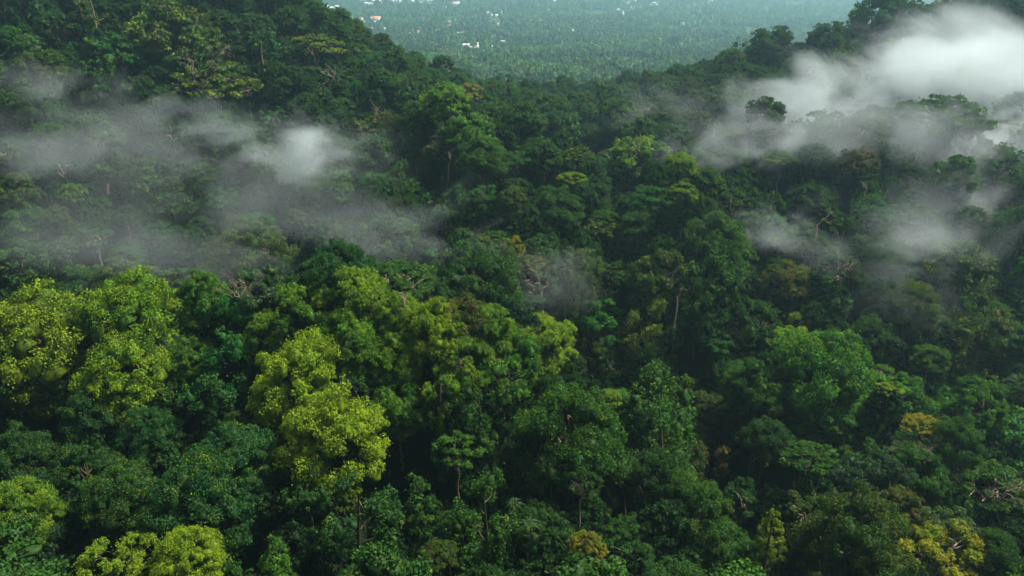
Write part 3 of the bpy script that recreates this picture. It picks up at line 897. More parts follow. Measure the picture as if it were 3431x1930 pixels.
LAND = [  # u, v (2576 view), phrase
 (540,190,'the flat-topped olive tree'), (430,95,'the large yellowish dome tree'), (800,105,'the umbrella tree at the hill edge'),
 (297,120,'the airy vivid green tree'), (60,60,'the top left corner'), (740,370,'the bright mist wisp'), (200,400,'the left mist bank'),
 (913,312,'the orange-brown tree'), (1186,228,'the orange-topped tree'), (1290,400,'the emerald tree'), (1600,400,'the white-limbed dome tree'),
 (1797,605,'the cauliflower-like dome tree'), (1666,695,'the olive dome with pale limbs'), (1366,705,'the grey sparse tree'),
 (1210,620,'the golden-tipped tree'), (640,632,'the very large olive tree'), (835,590,'the very dark round crown'),
 (1001,690,'the umbrella tree with rusty trunks'), (118,865,'the leftmost sunny yellow tree'), (350,805,'the tall yellow-green dome'),
 (924,762,'the brightest crest tree'), (830,1110,'the largest yellow tree'), (1385,890,'the sunlit yellow dome'),
 (1064,1268,'the ragged pointed tree'), (475,1265,'the blue-green speckled tree'), (1421,1075,'the ivy-trunk dome tree'),
 (1500,800,'the tree at the gully head'), (1830,1150,'the black gully'), (2077,945,'the very large bright crown'), (1990,858,'the yellow-green flat tree'),
 (2195,1205,'the blue-grey dome'), (2391,1385,'the golden tree'), (2452,1008,'the smooth bright rounded tree'), (2427,665,'the yellow-topped olive tree'),
 (2112,670,'the ivy-covered tall trunk'), (1965,405,'the isolated light green tree'), (2007,262,'the lone silhouetted tree'), (2357,280,'the hazy dome in the cloud'),
 (2234,50,'the dark dome on the ridge'), (1937,108,'the dark dome above the plain'), (1783,128,'the pale-trunked ridge tree'), (1200,165,'the palms on the saddle'),
 (50,1160,'the shaded left edge'), (1936,1350,'the gold-speckled pointed tree'), (2265,1275,'the rust-brown dome'),
]
DIRW = ['right of', 'above and right of', 'above', 'above and left of', 'left of', 'below and left of', 'below', 'below and right of']
NOUN = {'dome': 'dome-crowned tree', 'umbrella': 'flat-crowned tree', 'column': 'narrow draped tree', 'cone': 'pointed tree', 'loose': 'open leafy tree', 'mound': 'smooth rounded tree'}
CWORD = {'yellow': 'yellow-green', 'lime': 'lime green', 'bright': 'bright green', 'vivid': 'vivid green', 'mid': 'mid-green', 'green': 'green', 'dark': 'dark green',
         'deep': 'blackish green', 'teal': 'blue-green', 'grey': 'grey-green', 'olive': 'olive', 'brown': 'brownish', 'pale': 'pale green', 'gold': 'golden', 'orange': 'orange'}
def auto_label(u, v, w, kind, colour):
    U, V = u / K, v / K
    near = sorted(LAND, key=lambda l: (l[0] - U) ** 2 + (l[1] - V) ** 2)[:7]
    size = 'small' if w < 26 else 'large' if w > 62 else 'medium-sized'
    for pre in ('', size + ' '):
        for l in near[:3]:
            a = math.atan2(l[1] - V, U - l[0])
            t = pre + CWORD[colour] + ' ' + NOUN[kind] + ' ' + DIRW[int(round(a / (math.pi / 4))) % 8] + ' ' + l[2]
            if t not in LABELS and len(t.split()) <= 16: return t
    for i in range(5):
        for j in range(i + 1, 6):
            t = CWORD[colour] + ' tree between ' + near[i][2] + ' and ' + near[j][2]
            if t not in LABELS and len(t.split()) <= 16: return t
    return None

rngF = np.random.default_rng(21)
# openings in the canopy, where one looks down into the dark between the trunks
HOLLOW = []
for (U, V_, w) in [(120,1060,80),(75,1380,60),(500,930,60),(300,1075,50),(1010,1150,70),(960,1230,60),(1055,1130,60),(1370,1180,50),(1545,1290,60),(1840,1170,90),(1820,930,60),
                   (1290,1250,60),(690,1330,40),(760,1230,50),(80,1010,60),(2020,1180,70),(170,770,60),(640,950,50),(1500,1290,60),(1220,1150,40),(1830,1080,70),(2190,1080,40),(1740,860,60)]:
    x, y, z = hit(U * K, V_ * K)
    HOLLOW.append((x, y, w * K * y / FPX * 0.75))
def in_hollow(x, y, z):
    return any((x - hx) ** 2 + ((y - hy) / 1.5) ** 2 < hr * hr for hx, hy, hr in HOLLOW)
def palette(u, v, rng):
    """species mix of each part of the forest"""
    if u < 590 and 270 < v < 400: mix = ['lime', 'bright', 'mid', 'bright', 'lime', 'olive', 'green', 'vivid']
    elif v < 300 and u < 330 * 1.2: mix = ['green', 'dark', 'dark', 'teal', 'mid', 'olive', 'green', 'vivid']
    elif v < 240 and u < 640: mix = ['green', 'green', 'mid', 'dark', 'mid', 'olive', 'teal']
    elif v < 160: mix = ['dark', 'green', 'dark', 'olive', 'green', 'teal']
    elif v < 340: mix = ['green', 'dark', 'green', 'teal', 'mid', 'olive', 'vivid']
    elif u > 700: mix = ['mid', 'green', 'green', 'olive', 'bright', 'teal', 'vivid', 'dark', 'grey']
    elif u > 560: mix = ['mid', 'green', 'green', 'dark', 'teal', 'bright', 'olive']
    else: mix = ['green', 'dark', 'dark', 'teal', 'mid', 'deep', 'green']
    return mix[int(rng.integers(len(mix)))]
kinds = ['dome', 'dome', 'dome', 'mound', 'loose', 'umbrella', 'column', 'mound', 'loose']
cand = []
AU, AV, AR, AD = np.array(anchors).T
for rmin, rmax, sep, tries in ((8.5, 12.5, 0.86, 5000), (6.0, 9.0, 0.78, 12000), (4.0, 6.0, 0.72, 16000)):
    s = rngF.uniform(-1.0, 1.0, tries); Y = np.sqrt(rngF.uniform(93 ** 2, 760 ** 2, tries))
    X = s * Y
    Z = canopy(X, Y)
    rad = rngF.uniform(rmin, rmax, tries)
    P = np.array([(p[0], p[1], p[2], p[3]) for p in PLACED] + [c[:4] for c in cand])
    acc = []
    PX = np.zeros((len(P) + tries, 4)); PX[:len(P)] = P; m = len(P)
    for i in range(tries):
        r = rad[i] * (0.8 if Y[i] > 420 else 1)
        d = np.hypot(PX[:m, 0] - X[i], PX[:m, 1] - Y[i])
        if (d < sep * (PX[:m, 3] + r)).any(): continue
        dz = rngF.normal(0, 1.6) - (2.0 if rmax < 9.5 else 0) - (2.5 if rmax < 7 else 0)
        if in_hollow(X[i], Y[i], Z[i] + dz): continue
        if rmax < 7 and Y[i] < 185: dz -= 4
        if 0 < X[i] / Y[i] + 0.85 < 1.7 and Y[i] < 560:      # a filler must not stand in front of one of the trees placed by hand
            for low in (0, 5, 10):
                uu, vv, dep = project(X[i], Y[i], Z[i] + dz - low); rp_ = r * FPX / dep
                dd = np.hypot(AU - uu, AV - vv - rp_ * 0.2)
                if not ((dd < 0.88 * AR + 0.8 * rp_) & (AD > dep - 4)).any(): break
            else: continue
            dz -= low
        PX[m] = (X[i], Y[i], Z[i] + dz, r); m += 1
        cand.append((X[i], Y[i], Z[i] + dz, r))
single, massed = [], []
for (x, y, z, r) in cand:
    u, v, dep = project(x, y, z)
    w = 2 * r * FPX / dep
    inview = -20 < u < 1044 and -15 < v < 592
    if inview:
        t = np.linspace(0.25, 0.97, 40)
        zt = CAM_Z + (z + r * 0.5 - CAM_Z) * t
        clear = (zt - canopy(x * t, y * t)).min() > -3.0
    single.append((w if inview and clear else -1, x, y, z, r, u, v))
single.sort(key=lambda q: -q[0])
N_SINGLE = 225
for k, (w, x, y, z, r, u, v) in enumerate(single):
    kind = kinds[int(rngF.integers(len(kinds)))]
    colour = palette(u, v, rngF)
    lab = auto_label(u, v, w, kind, colour) if (k < N_SINGLE and w > 0) else None
    if lab:
        LABELS.add(lab)
        plant(kind, x, y, z, r, colour, lab, 'rainforest trees', lod='near' if y < 230 else 'mid', young=float(rngF.choice([0.0, .15, .3, .45])),
              vines=kind == 'column' and rngF.random() < 0.5, bare=float(rngF.choice([0]*14 + [0.7])) if y < 420 else 0, pale=rngF.random() < 0.25, rng=rngF,
              limbs=w > 30)
    else:
        massed.append((kind, x, y, z, r, colour))

# ------------------------------------------------------------------ masses: one object each, instanced by geometry nodes
def scatter(name, protos, P, idx, scl, rot, colr, young, kind='stuff'):
    me = bpy.data.meshes.new(name)
    me.vertices.add(len(P)); me.vertices.foreach_set('co', np.asarray(P, np.float32).reshape(-1))
    a = me.attributes.new('pick', 'INT', 'POINT'); a.data.foreach_set('value', np.asarray(idx, np.int32))
    a = me.attributes.new('size', 'FLOAT_VECTOR', 'POINT'); a.data.foreach_set('vector', np.asarray(scl, np.float32).reshape(-1))
    a = me.attributes.new('turn', 'FLOAT_VECTOR', 'POINT'); a.data.foreach_set('vector', np.asarray(rot, np.float32).reshape(-1))
    c4 = np.concatenate([np.asarray(colr, np.float32), np.ones((len(P), 1), np.float32)], 1)
    a = me.attributes.new('tree_colour', 'FLOAT_COLOR', 'POINT'); a.data.foreach_set('color', c4.reshape(-1))
    a = me.attributes.new('young', 'FLOAT', 'POINT'); a.data.foreach_set('value', np.asarray(young, np.float32))
    o = bpy.data.objects.new(name, me); link(o); tag(o, kind=kind)
    nt = bpy.data.node_groups.new(name, 'GeometryNodeTree')
    nt.interface.new_socket('Geometry', in_out='INPUT', socket_type='NodeSocketGeometry')
    nt.interface.new_socket('Geometry', in_out='OUTPUT', socket_type='NodeSocketGeometry')
    N, L = nt.nodes, nt.links
    gi, go = N.new('NodeGroupInput'), N.new('NodeGroupOutput')
    jn = N.new('GeometryNodeJoinGeometry')
    for pm in protos:
        po = bpy.data.objects.new(pm.name + '_source', pm)
        oi = N.new('GeometryNodeObjectInfo'); oi.inputs['Object'].default_value = po; oi.inputs['As Instance'].default_value = True
        L.new(oi.outputs['Geometry'], jn.inputs[0])
    ip = N.new('GeometryNodeInstanceOnPoints'); ip.inputs['Pick Instance'].default_value = True
    def attr(nm, typ):
        n = N.new('GeometryNodeInputNamedAttribute'); n.data_type = typ; n.inputs[0].default_value = nm
        return n.outputs[0]
    L.new(gi.outputs[0], ip.inputs['Points']); L.new(jn.outputs[0], ip.inputs['Instance'])
    L.new(attr('pick', 'INT'), ip.inputs['Instance Index']); L.new(attr('size', 'FLOAT_VECTOR'), ip.inputs['Scale'])
    L.new(attr('turn', 'FLOAT_VECTOR'), ip.inputs['Rotation'])
    L.new(ip.outputs[0], go.inputs[0])
    mod = o.modifiers.new('scatter', 'NODES'); mod.node_group = nt
    return o

def massed_mesh(p, trunk=True):
    me = p.crown.copy(); me.name = 'massed_' + p.kind
    me.materials.clear(); me.materials.append(LEAF_I)
    if not trunk: return me
    n = len(me.vertices)
    V = np.empty(n * 3, np.float32); me.vertices.foreach_get('co', V)
    T = np.empty(n, np.float32); me.attributes['leaf_tint'].data.foreach_get('value', T)
    nl = len(me.loops); LI = np.empty(nl, np.int32); me.loops.foreach_get('vertex_index', LI)
    npoly = len(me.polygons); LS = np.empty(npoly, np.int32); me.polygons.foreach_get('loop_start', LS)
    tot = np.diff(np.append(LS, nl))
    nq = int((tot == 4).sum())
    quads = LI[:nq * 4].reshape(-1, 4); tris = LI[nq * 4:].reshape(-1, 3)
    w = Wood(); w.tube([(0, 0, -30), (0.2, 0, -15), (0, 0, p.z0 + 3)], [0.6, 0.5, 0.4], 5)
    wv, wf = np.concatenate(w.v), np.concatenate(w.f) + n
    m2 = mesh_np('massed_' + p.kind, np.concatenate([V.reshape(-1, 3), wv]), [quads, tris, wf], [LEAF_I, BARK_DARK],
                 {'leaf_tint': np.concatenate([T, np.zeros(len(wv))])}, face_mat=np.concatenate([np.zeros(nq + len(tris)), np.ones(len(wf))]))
    bpy.data.meshes.remove(me)
    return m2
mp, mkey = [], {}
for key in (('dome', 'mid'), ('umbrella', 'mid'), ('column', 'mid'), ('loose', 'mid'), ('mound', 'mid')):
    for p in PROTO[key]:
        mkey.setdefault(key[0], []).append((len(mp), p)); mp.append(massed_mesh(p))
P, I, Sc, Ro, Cc, Yg = [], [], [], [], [], []
for (kind, x, y, z, r, colour) in massed:
    i, p = mkey[kind][int(rngF.integers(len(mkey[kind])))]
    s = r / p.rad
    P.append((x, y, z - (p.top + max(p.bot, -5)) / 2 * s)); I.append(i); Sc.append((s, s, s * rngF.uniform(0.85, 1.2)))
    Ro.append((rngF.normal(0, .06), rngF.normal(0, .06), rngF.uniform(0, 6.28)))
    Cc.append(np.array(COLOURS[colour]) * rngF.uniform(0.8, 1.2)); Yg.append(rngF.choice([0, .15, .3]))
scatter('forest_canopy', mp, P, I, Sc, Ro, Cc, Yg)

# understorey: smaller, darker crowns under the big ones
n = 11000
s = rngF.uniform(-0.95, 0.95, n); Y = np.sqrt(rngF.uniform(75 ** 2, 720 ** 2, n)); X = s * Y
keepm = np.array([not in_hollow(a, b, 0) for a, b in zip(X, Y)]); X, Y = X[keepm], Y[keepm]; n = len(X)
Zg = ground(X, Y)
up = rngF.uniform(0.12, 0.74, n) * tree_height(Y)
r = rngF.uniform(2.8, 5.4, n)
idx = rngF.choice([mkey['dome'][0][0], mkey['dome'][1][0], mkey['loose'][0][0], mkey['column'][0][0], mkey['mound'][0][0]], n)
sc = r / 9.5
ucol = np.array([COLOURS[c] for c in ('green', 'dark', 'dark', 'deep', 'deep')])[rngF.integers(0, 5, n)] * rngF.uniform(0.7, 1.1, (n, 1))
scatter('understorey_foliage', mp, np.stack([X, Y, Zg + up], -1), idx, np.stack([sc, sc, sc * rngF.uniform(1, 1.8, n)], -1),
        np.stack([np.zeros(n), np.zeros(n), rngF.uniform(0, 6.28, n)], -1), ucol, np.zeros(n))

# ------------------------------------------------------------------ the plain: roads, buildings, tower, forest
def plain_point(u, v):
    s, dz = ray(u, v)
    Y = np.arange(820, 14000, 5.0)
    z = CAM_Z + dz * Y
    c = ground(s * Y, Y) + 3.0
    b = np.nonzero(z < c)[0]
    k = b[0] if len(b) else len(Y) - 1
    return s * Y[k], Y[k], float(ground(s * Y[k], Y[k]))

ROOF = {k: plain_material('roof_' + k, c, 0.7, 0.10, 0.15) for k, c in dict(white=(0.85, 0.85, 0.83), orange=(0.75, 0.22, 0.05), red=(0.45, 0.12, 0.07), grey=(0.38, 0.38, 0.37),
        pink=(0.55, 0.36, 0.30), teal=(0.22, 0.50, 0.52), blue=(0.15, 0.35, 0.55), cream=(0.65, 0.55, 0.40)).items()}
WALL = {k: plain_material('wall_' + k, c, 0.9, 0.08, 0.3) for k, c in dict(white=(0.75, 0.74, 0.70), cream=(0.62, 0.55, 0.42), grey=(0.4, 0.4, 0.38)).items()}
GLASS = plain_material('window_dark', (0.03, 0.04, 0.05), 0.3, 0.1)
EARTH = plain_material('bare_earth', (0.42, 0.25, 0.16), 0.95, 0.2, 0.05)
ASPH = plain_material('pale_road', (0.42, 0.42, 0.40), 0.9, 0.12, 0.1)
CLEAR = []   # x, y, half width, depth towards the viewer
def box(x0, x1, y0, y1, z0, z1):
    v = np.array([(x0,y0,z0),(x1,y0,z0),(x1,y1,z0),(x0,y1,z0),(x0,y0,z1),(x1,y0,z1),(x1,y1,z1),(x0,y1,z1)], float)
    f = np.array([(0,3,2,1),(4,5,6,7),(0,1,5,4),(1,2,6,5),(2,3,7,6),(3,0,4,7)])
    return v, f
def house(u, v, w_px, roof, wall, label, h=6.0, turn=None, group='buildings on the plain', depth=None, name='house', flat=False):
    x, y, z = plain_point(u, v)
    w = w_px * y / FPX * 1.05 / 2
    d = (depth or w * 1.2)
    if turn is None: turn = rngF.uniform(-0.35, 0.35)
    root = bpy.data.objects.new(name, None); root.location = (x, y, z); root.rotation_euler = (0, 0, turn)
    link(root); tag(root, label, 'building', group)
    h = h * 1.6
    V, F = box(-w, w, -d, d, -4, h)
    link(bpy.data.objects.new('wall', mesh_np('wall', V, F, [WALL[wall]])), root)
    e = 0.6; rh = 0.9 if flat else max(1.4, d * 0.42)
    rv = np.array([(-w-e,-d-e,h+.05),(w+e,-d-e,h+.05),(w+e,d+e,h+.05),(-w-e,d+e,h+.05),(-w-e,0,h+rh),(w+e,0,h+rh),
                   (-w-e,-d-e,h-.35),(w+e,-d-e,h-.35),(w+e,d+e,h-.35),(-w-e,d+e,h-.35)])
    link(bpy.data.objects.new('roof', mesh_np('roof', rv, [np.array([(0,1,5,4),(2,3,4,5),(6,7,1,0),(8,9,3,2),(9,8,7,6)]), np.array([(0,4,3),(1,2,5)])], [ROOF[roof]])), root)
    if w_px > 3.5:
        nwin = max(3, int(w / 3))
        for k in range(nwin):
            cx = -w + (k + 0.5) * 2 * w / nwin
            V, F = box(cx - 0.7, cx + 0.7, -d - 0.06, -d + 0.1, h * 0.35, h * 0.7)
            link(bpy.data.objects.new('window', mesh_np('window', V, F, [GLASS])), root)
    CLEAR.append((x, y, w * 1.25 + 4, 190 * (y / 2500) ** 0.5 + 8, d + 8))
    return root

def cvA(cx, cy): return (1050 + cx * 700 / 2576) * 1024 / 3431, cy * 220 / 810 * 1024 / 3431
def cvB(cx, cy): return (1750 + cx * 700 / 2576) * 1024 / 3431, cy * 220 / 810 * 1024 / 3431
q = 700 / 2576 * 1024 / 3431     # crop pixel to picture pixel
BLD = [
 (cvA, 772,248, 78,'orange','cream','orange-roofed temple hall among trees on the plain',7),
 (cvA, 712,235, 16,'white','white','small white side building left of the orange-roofed hall',6),
 (cvA, 826,240, 12,'white','white','thin white gate building right of the orange-roofed hall',8),
 (cvA, 592,240, 34,'red','cream','reddish house beside the pinkish yard west of the orange hall',6),
 (cvA, 750,276, 22,'blue','white','small blue-roofed house just below the orange-roofed hall',5),
 (cvA, 541,281, 44,'white','cream','white house near the pinkish yard',5),
 (cvA, 497,290, 52,'white','white','long white building left of the pinkish yard',5),
 (cvA, 382,288, 26,'white','white','small white house touching the left hill edge',5),
 (cvA, 472,218, 30,'grey','white','pale grey house above the long white building',5),
 (cvA, 140,82, 70,'teal','white','long teal-roofed shed behind the left hill edge',6),
 (cvA, 205,106, 90,'white','white','long white warehouse behind the left hill edge',6),
 (cvA, 290,106, 36,'white','white','white block at the end of the long white warehouse',9),
 (cvA, 718,358, 32,'red','cream','red-roofed house below the orange-roofed hall',5),
 (cvA, 880,360, 20,'white','cream','small pale house right of the red-roofed house',4),
 (cvA, 885,330, 30,'pink','cream','dull pink roof above the small pale house',4),
 (cvA, 1195,202, 28,'pink','white','lone pinkish house between the orange hall and the tower',6),
 (cvA, 1292,402, 26,'orange','cream','small orange-roofed house left of the mast foot',5),
 (cvA, 1190,422, 22,'grey','white','small grey house left of the small orange-roofed house',4),
 (cvA, 1535,395, 42,'grey','white','pale grey roof just left of the red and white mast',5),
 (cvA, 1655,410, 20,'teal','white','small teal shed at the foot of the red and white mast',4),
 (cvA, 1780,415, 30,'grey','white','grey roof right of the red and white mast',4),
 (cvA, 1838,428, 32,'white','white','white house with reddish side right of the mast',6),
 (cvA, 1930,432, 22,'white','white','small white hut farther right of the mast',5),
 (cvA, 1862,583, 40,'white','white','white roofed shed at the left end by the curved road',6),
 (cvA, 1903,583, 42,'white','white','long white roofed shed nearest the curved road',6),
 (cvA, 1940,606, 30,'cream','cream','cream house below the white sheds by the curved road',5),
 (cvA, 2005,606, 36,'white','white','white roof at the lower end of the curved road',4),
 (cvA, 2030,588, 18,'white','white','tiny white hut touching the curved road',4),
 (cvA, 2212,586, 30,'white','white','small white roof right of the curved road',4),
 (cvA, 2145,168, 38,'grey','white','grey roof in the loose hamlet right of the mast',5),
 (cvA, 2190,192, 32,'grey','cream','brownish grey house in the loose hamlet right of the mast',5),
 (cvA, 2258,200, 34,'white','white','white house in the loose hamlet right of the mast',5),
 (cvA, 2318,158, 14,'white','white','tiny white house above the loose hamlet',6),
 (cvA, 2280,308, 26,'pink','white','small pinkish house below the loose hamlet',5),
 (cvA, 2335,530, 60,'grey','grey','grey corrugated roofs far right of the curved road',4),
 (cvA, 1760,70, 92,'pink','cream','large pinkish hall roof at the right end of the town',8),
 (cvA, 1632,98, 22,'white','white','white house below left of the pinkish hall',6),
 (cvA, 1625,82, 18,'red','cream','red roof below left of the pinkish hall',6),
 (cvA, 1890,8, 36,'white','white','white building at the top edge beyond the pinkish hall',8),
 (cvA, 1852,10, 24,'orange','cream','small orange building at the top edge beyond the pinkish hall',7),
 (cvA, 1760,5, 40,'white','white','white roof at the top edge above the pinkish hall',7),
 (cvA, 1330,48, 28,'white','white','small white house below the town strip',6),
 (cvA, 1432,56, 34,'white','white','white house below the right part of the town strip',5),
 (cvA, 652,54, 38,'white','white','left one of three white roofs below the town',6),
 (cvA, 700,56, 26,'white','white','middle one of three white roofs below the town',6),
 (cvA, 735,54, 16,'white','white','right one of three white roofs below the town',6),
 (cvB, 400,20, 44,'white','white','pale flat roof near the top edge, left part of the open plain',5),
 (cvB, 325,138, 26,'white','white','lone white house in the open plain',6),
 (cvB, 70,198, 28,'grey','white','pale slanting roof left in the open plain',5),
 (cvB, 600,168, 22,'pink','cream','small pinkish roof right of the lone white house',5),
 (cvB, 1372,26, 84,'grey','grey','long grey industrial roof near the top edge',7),
 (cvB, 1312,46, 38,'grey','white','pale shed at the lower left of the long grey roof',6),
 (cvB, 1622,68, 42,'white','white','bright white villa, left one of a pair',9),
 (cvB, 1663,82, 32,'white','cream','bright white villa, right one of a pair',7),
 (cvB, 1588,64, 26,'grey','white','grey-roofed annex left of the bright white villas',5),
 (cvB, 1186,132, 38,'white','cream','white house with pale yard in the hamlet',5),
 (cvB, 1245,150, 28,'grey','white','grey roof in the hamlet below the industrial roof',5),
 (cvB, 1235,172, 24,'white','white','white roof at the bottom of the hamlet',4),
 (cvB, 1345,97, 26,'teal','white','turquoise roof, upper one in the hamlet',5),
 (cvB, 1358,130, 20,'teal','white','turquoise roof, lower one in the hamlet',5),
 (cvB, 1318,143, 34,'grey','cream','brownish roof beside the turquoise roofs',5),
 (cvB, 1392,106, 18,'white','white','narrow white house right of the turquoise roofs',7),
 (cvB, 1185,184, 18,'blue','white','tiny blue roof at the left foot of the hamlet',4),
 (cvB, 1972,322, 38,'grey','white','white house with grey roof above the dirt track',8),
 (cvB, 2330,12, 30,'white','white','white building on the red earth clearing',6),
 (cvB, 2292,50, 26,'teal','white','teal roof below the red earth clearing',5),
 (cvB, 165,610, 36,'white','grey','thin white roof low in the plain near the saddle',4),
 (cvB, 645,398, 20,'white','white','tiny white roof in the middle of the plain',5),
 (cvB, 620,382, 22,'teal','white','tiny turquoise roof in the middle of the plain',5),
 (cvB, 1045,168, 20,'pink','cream','tiny pink roof left of the hamlet',5),
]
for (fn, cx, cy_, w, rf, wl, lab, h) in BLD:
    u, v = fn(cx, cy_)
    house(u, v, w * q * 0.92, rf, wl, lab, h=h, flat=w * q > 5 and rf in ('grey', 'white', 'teal'))
# the strip of town at the top edge
rt = np.random.default_rng(77)
tw = ['white', 'white', 'white', 'pink', 'grey', 'red', 'cream', 'teal']
for k in range(44):
    cx = rt.uniform(880, 1640) if k % 4 else rt.uniform(560, 880)
    line = np.interp(cx, [560, 880, 1240, 1640], [2, 36, 14, 22])
    cyv = line + rt.normal(0, 9) - abs(rt.normal(0, 8))
    u, v = cvA(cx, max(cyv, -12))
    rf = tw[int(rt.integers(len(tw)))]; side = rt.integers(3)
    wt, ht = rt.uniform(14, 34), rt.uniform(6, 12)
    part = ['far left', 'left', 'middle', 'right', 'far right'][min(4, int((cx - 560) / 216))]
    row = 'back row' if cyv < line - 9 else 'front row' if cyv > line + 3 else 'second row'
    lab_t = None
    for t in ('%s-roofed house in the %s of the town strip, %s part' % (rf, row, part), '%s %s-roofed house in the %s of the town strip, %s part' % ('tall' if ht > 9 else 'low', rf, row, part),
              '%s %s-roofed house in the %s of the town strip, %s part' % ('wide' if wt > 24 else 'narrow', rf, row, part),
              '%s-roofed house with %s %s body, %s of the town strip, %s part' % (rf, 'tall' if ht > 9 else 'low', 'wide' if wt > 24 else 'narrow', row, part)):
        if t not in LABELS: lab_t = t; break
    if lab_t is None: continue
    LABELS.add(lab_t)
    house(u, v, wt * q, rf, 'white', lab_t, h=ht, group='town houses at the top edge')

def mast(u, v_foot, height_px, label, striped=True):
    x, y, z = plain_point(u, v_foot)
    h = height_px * y / FPX
    root = bpy.data.objects.new('radio_mast', None); root.location = (x, y, z); link(root); tag(root, label, 'mast')
    red = plain_material('mast_red', (0.55, 0.07, 0.04), 0.6, 0.05); wh = plain_material('mast_white', (0.8, 0.8, 0.78), 0.6, 0.05)
    nseg = 7; top = 2.1; bot = 3.6
    for k in range(nseg):
        z0, z1 = h * k / nseg, h * (k + 1) / nseg
        w = Wood(); c = lambda zz: bot + (top - bot) * zz / h
        for a in range(4):
            sx, sy = ((1, 1), (-1, 1), (-1, -1), (1, -1))[a]
            tx, ty = ((1, 1), (-1, 1), (-1, -1), (1, -1))[(a + 1) % 4]
            w.tube([(sx * c(z0), sy * c(z0), z0), (sx * c(z1), sy * c(z1), z1)], [0.5, 0.5], 4)
            w.tube([(sx * c(z0), sy * c(z0), z0 + .2), (tx * c(z1), ty * c(z1), z1 - .2)], [0.32, 0.32], 4)
            w.tube([(tx * c(z0), ty * c(z0), z0 + .2), (sx * c(z1), sy * c(z1), z1 - .2)], [0.32, 0.32], 4)
            w.tube([(sx * c(z1), sy * c(z1), z1 - .1), (tx * c(z1), ty * c(z1), z1 - .1)], [0.38, 0.38], 4)
        link(bpy.data.objects.new('lattice_section', w.mesh('lattice_section', (red if k % 2 else wh) if striped else wh)), root)
    w = Wood()
    for a in range(6):
        an = a * math.pi / 3
        w.tube([(math.cos(an) * 4.2, math.sin(an) * 4.2, h - 5), (math.cos(an) * 4.2, math.sin(an) * 4.2, h + 0.5)], [0.7, 0.7], 4)
        w.tube([(0, 0, h - 3), (math.cos(an) * 4.2, math.sin(an) * 4.2, h - 3)], [0.25, 0.25], 4)
    link(bpy.data.objects.new('antenna_platform', w.mesh('antenna_platform', wh)), root)
    CLEAR.append((x, y, 9, 26, 12))
uu, vv = cvA(1680, 392); mast(uu, vv, 37 * 1024 / 3431 * 0.98, 'tall red and white banded lattice mast standing in the plain')
uu, vv = cvA(66, 76); mast(uu, vv, 20 * 1024 / 3431, 'pale red and white mast beside the left hill edge at the top')
uu, vv = cvA(840, 78); mast(uu, vv, 20 * 1024 / 3431, 'thin grey mast rising at the left end of the town strip', False)

def strip(name, fn, path, width, mat, lift=0.35):
    P = [plain_point(*fn(cx, cy_)) for cx, cy_ in path]
    P = np.array([(a, b) for a, b, c in P])
    t = np.linspace(0, len(P) - 1, 8 * (len(P) - 1) + 1)
    Q = np.stack([np.interp(t, range(len(P)), P[:, 0]), np.interp(t, range(len(P)), P[:, 1])], -1)
    for _ in range(3): Q[1:-1] = (Q[:-2] + 2 * Q[1:-1] + Q[2:]) / 4
    T = unit(np.gradient(Q, axis=0)); Nn = np.stack([-T[:, 1], T[:, 0]], -1)
    a, b = Q + Nn * width / 2, Q - Nn * width / 2
    V = np.concatenate([np.column_stack([a, ground(a[:, 0], a[:, 1]) + lift]), np.column_stack([b, ground(b[:, 0], b[:, 1]) + lift])])
    m = len(Q); i = np.arange(m - 1)
    o = bpy.data.objects.new(name, mesh_np(name, V, np.stack([i, i + m, i + m + 1, i + 1], -1), [mat])); link(o); tag(o, kind='structure')
    for qx, qy in Q: CLEAR.append((qx, qy, width * 0.55 + 3, 50 * (qy / 2500), 6))
strip('road', cvA, [(2008, 600), (2032, 585), (2050, 560), (2058, 530), (2048, 508)], 15, ASPH)
strip('dirt_track', cvB, [(1936, 428), (1948, 445), (1975, 456), (2010, 463), (2062, 472)], 9, EARTH)
strip('pinkish_yard_ground', cvA, [(600, 290), (625, 262), (635, 252)], 50, plain_material('yard', (0.45, 0.40, 0.36), 0.9, 0.1))
strip('red_earth_clearing_ground', cvB, [(2195, 62), (2250, 42), (2300, 18), (2370, 16)], 40, EARTH)
strip('pale_clearing_ground', cvB, [(1800, 345), (1860, 348), (1930, 360)], 45, plain_material('dry_grass', (0.22, 0.20, 0.10), 0.95, 0.2))

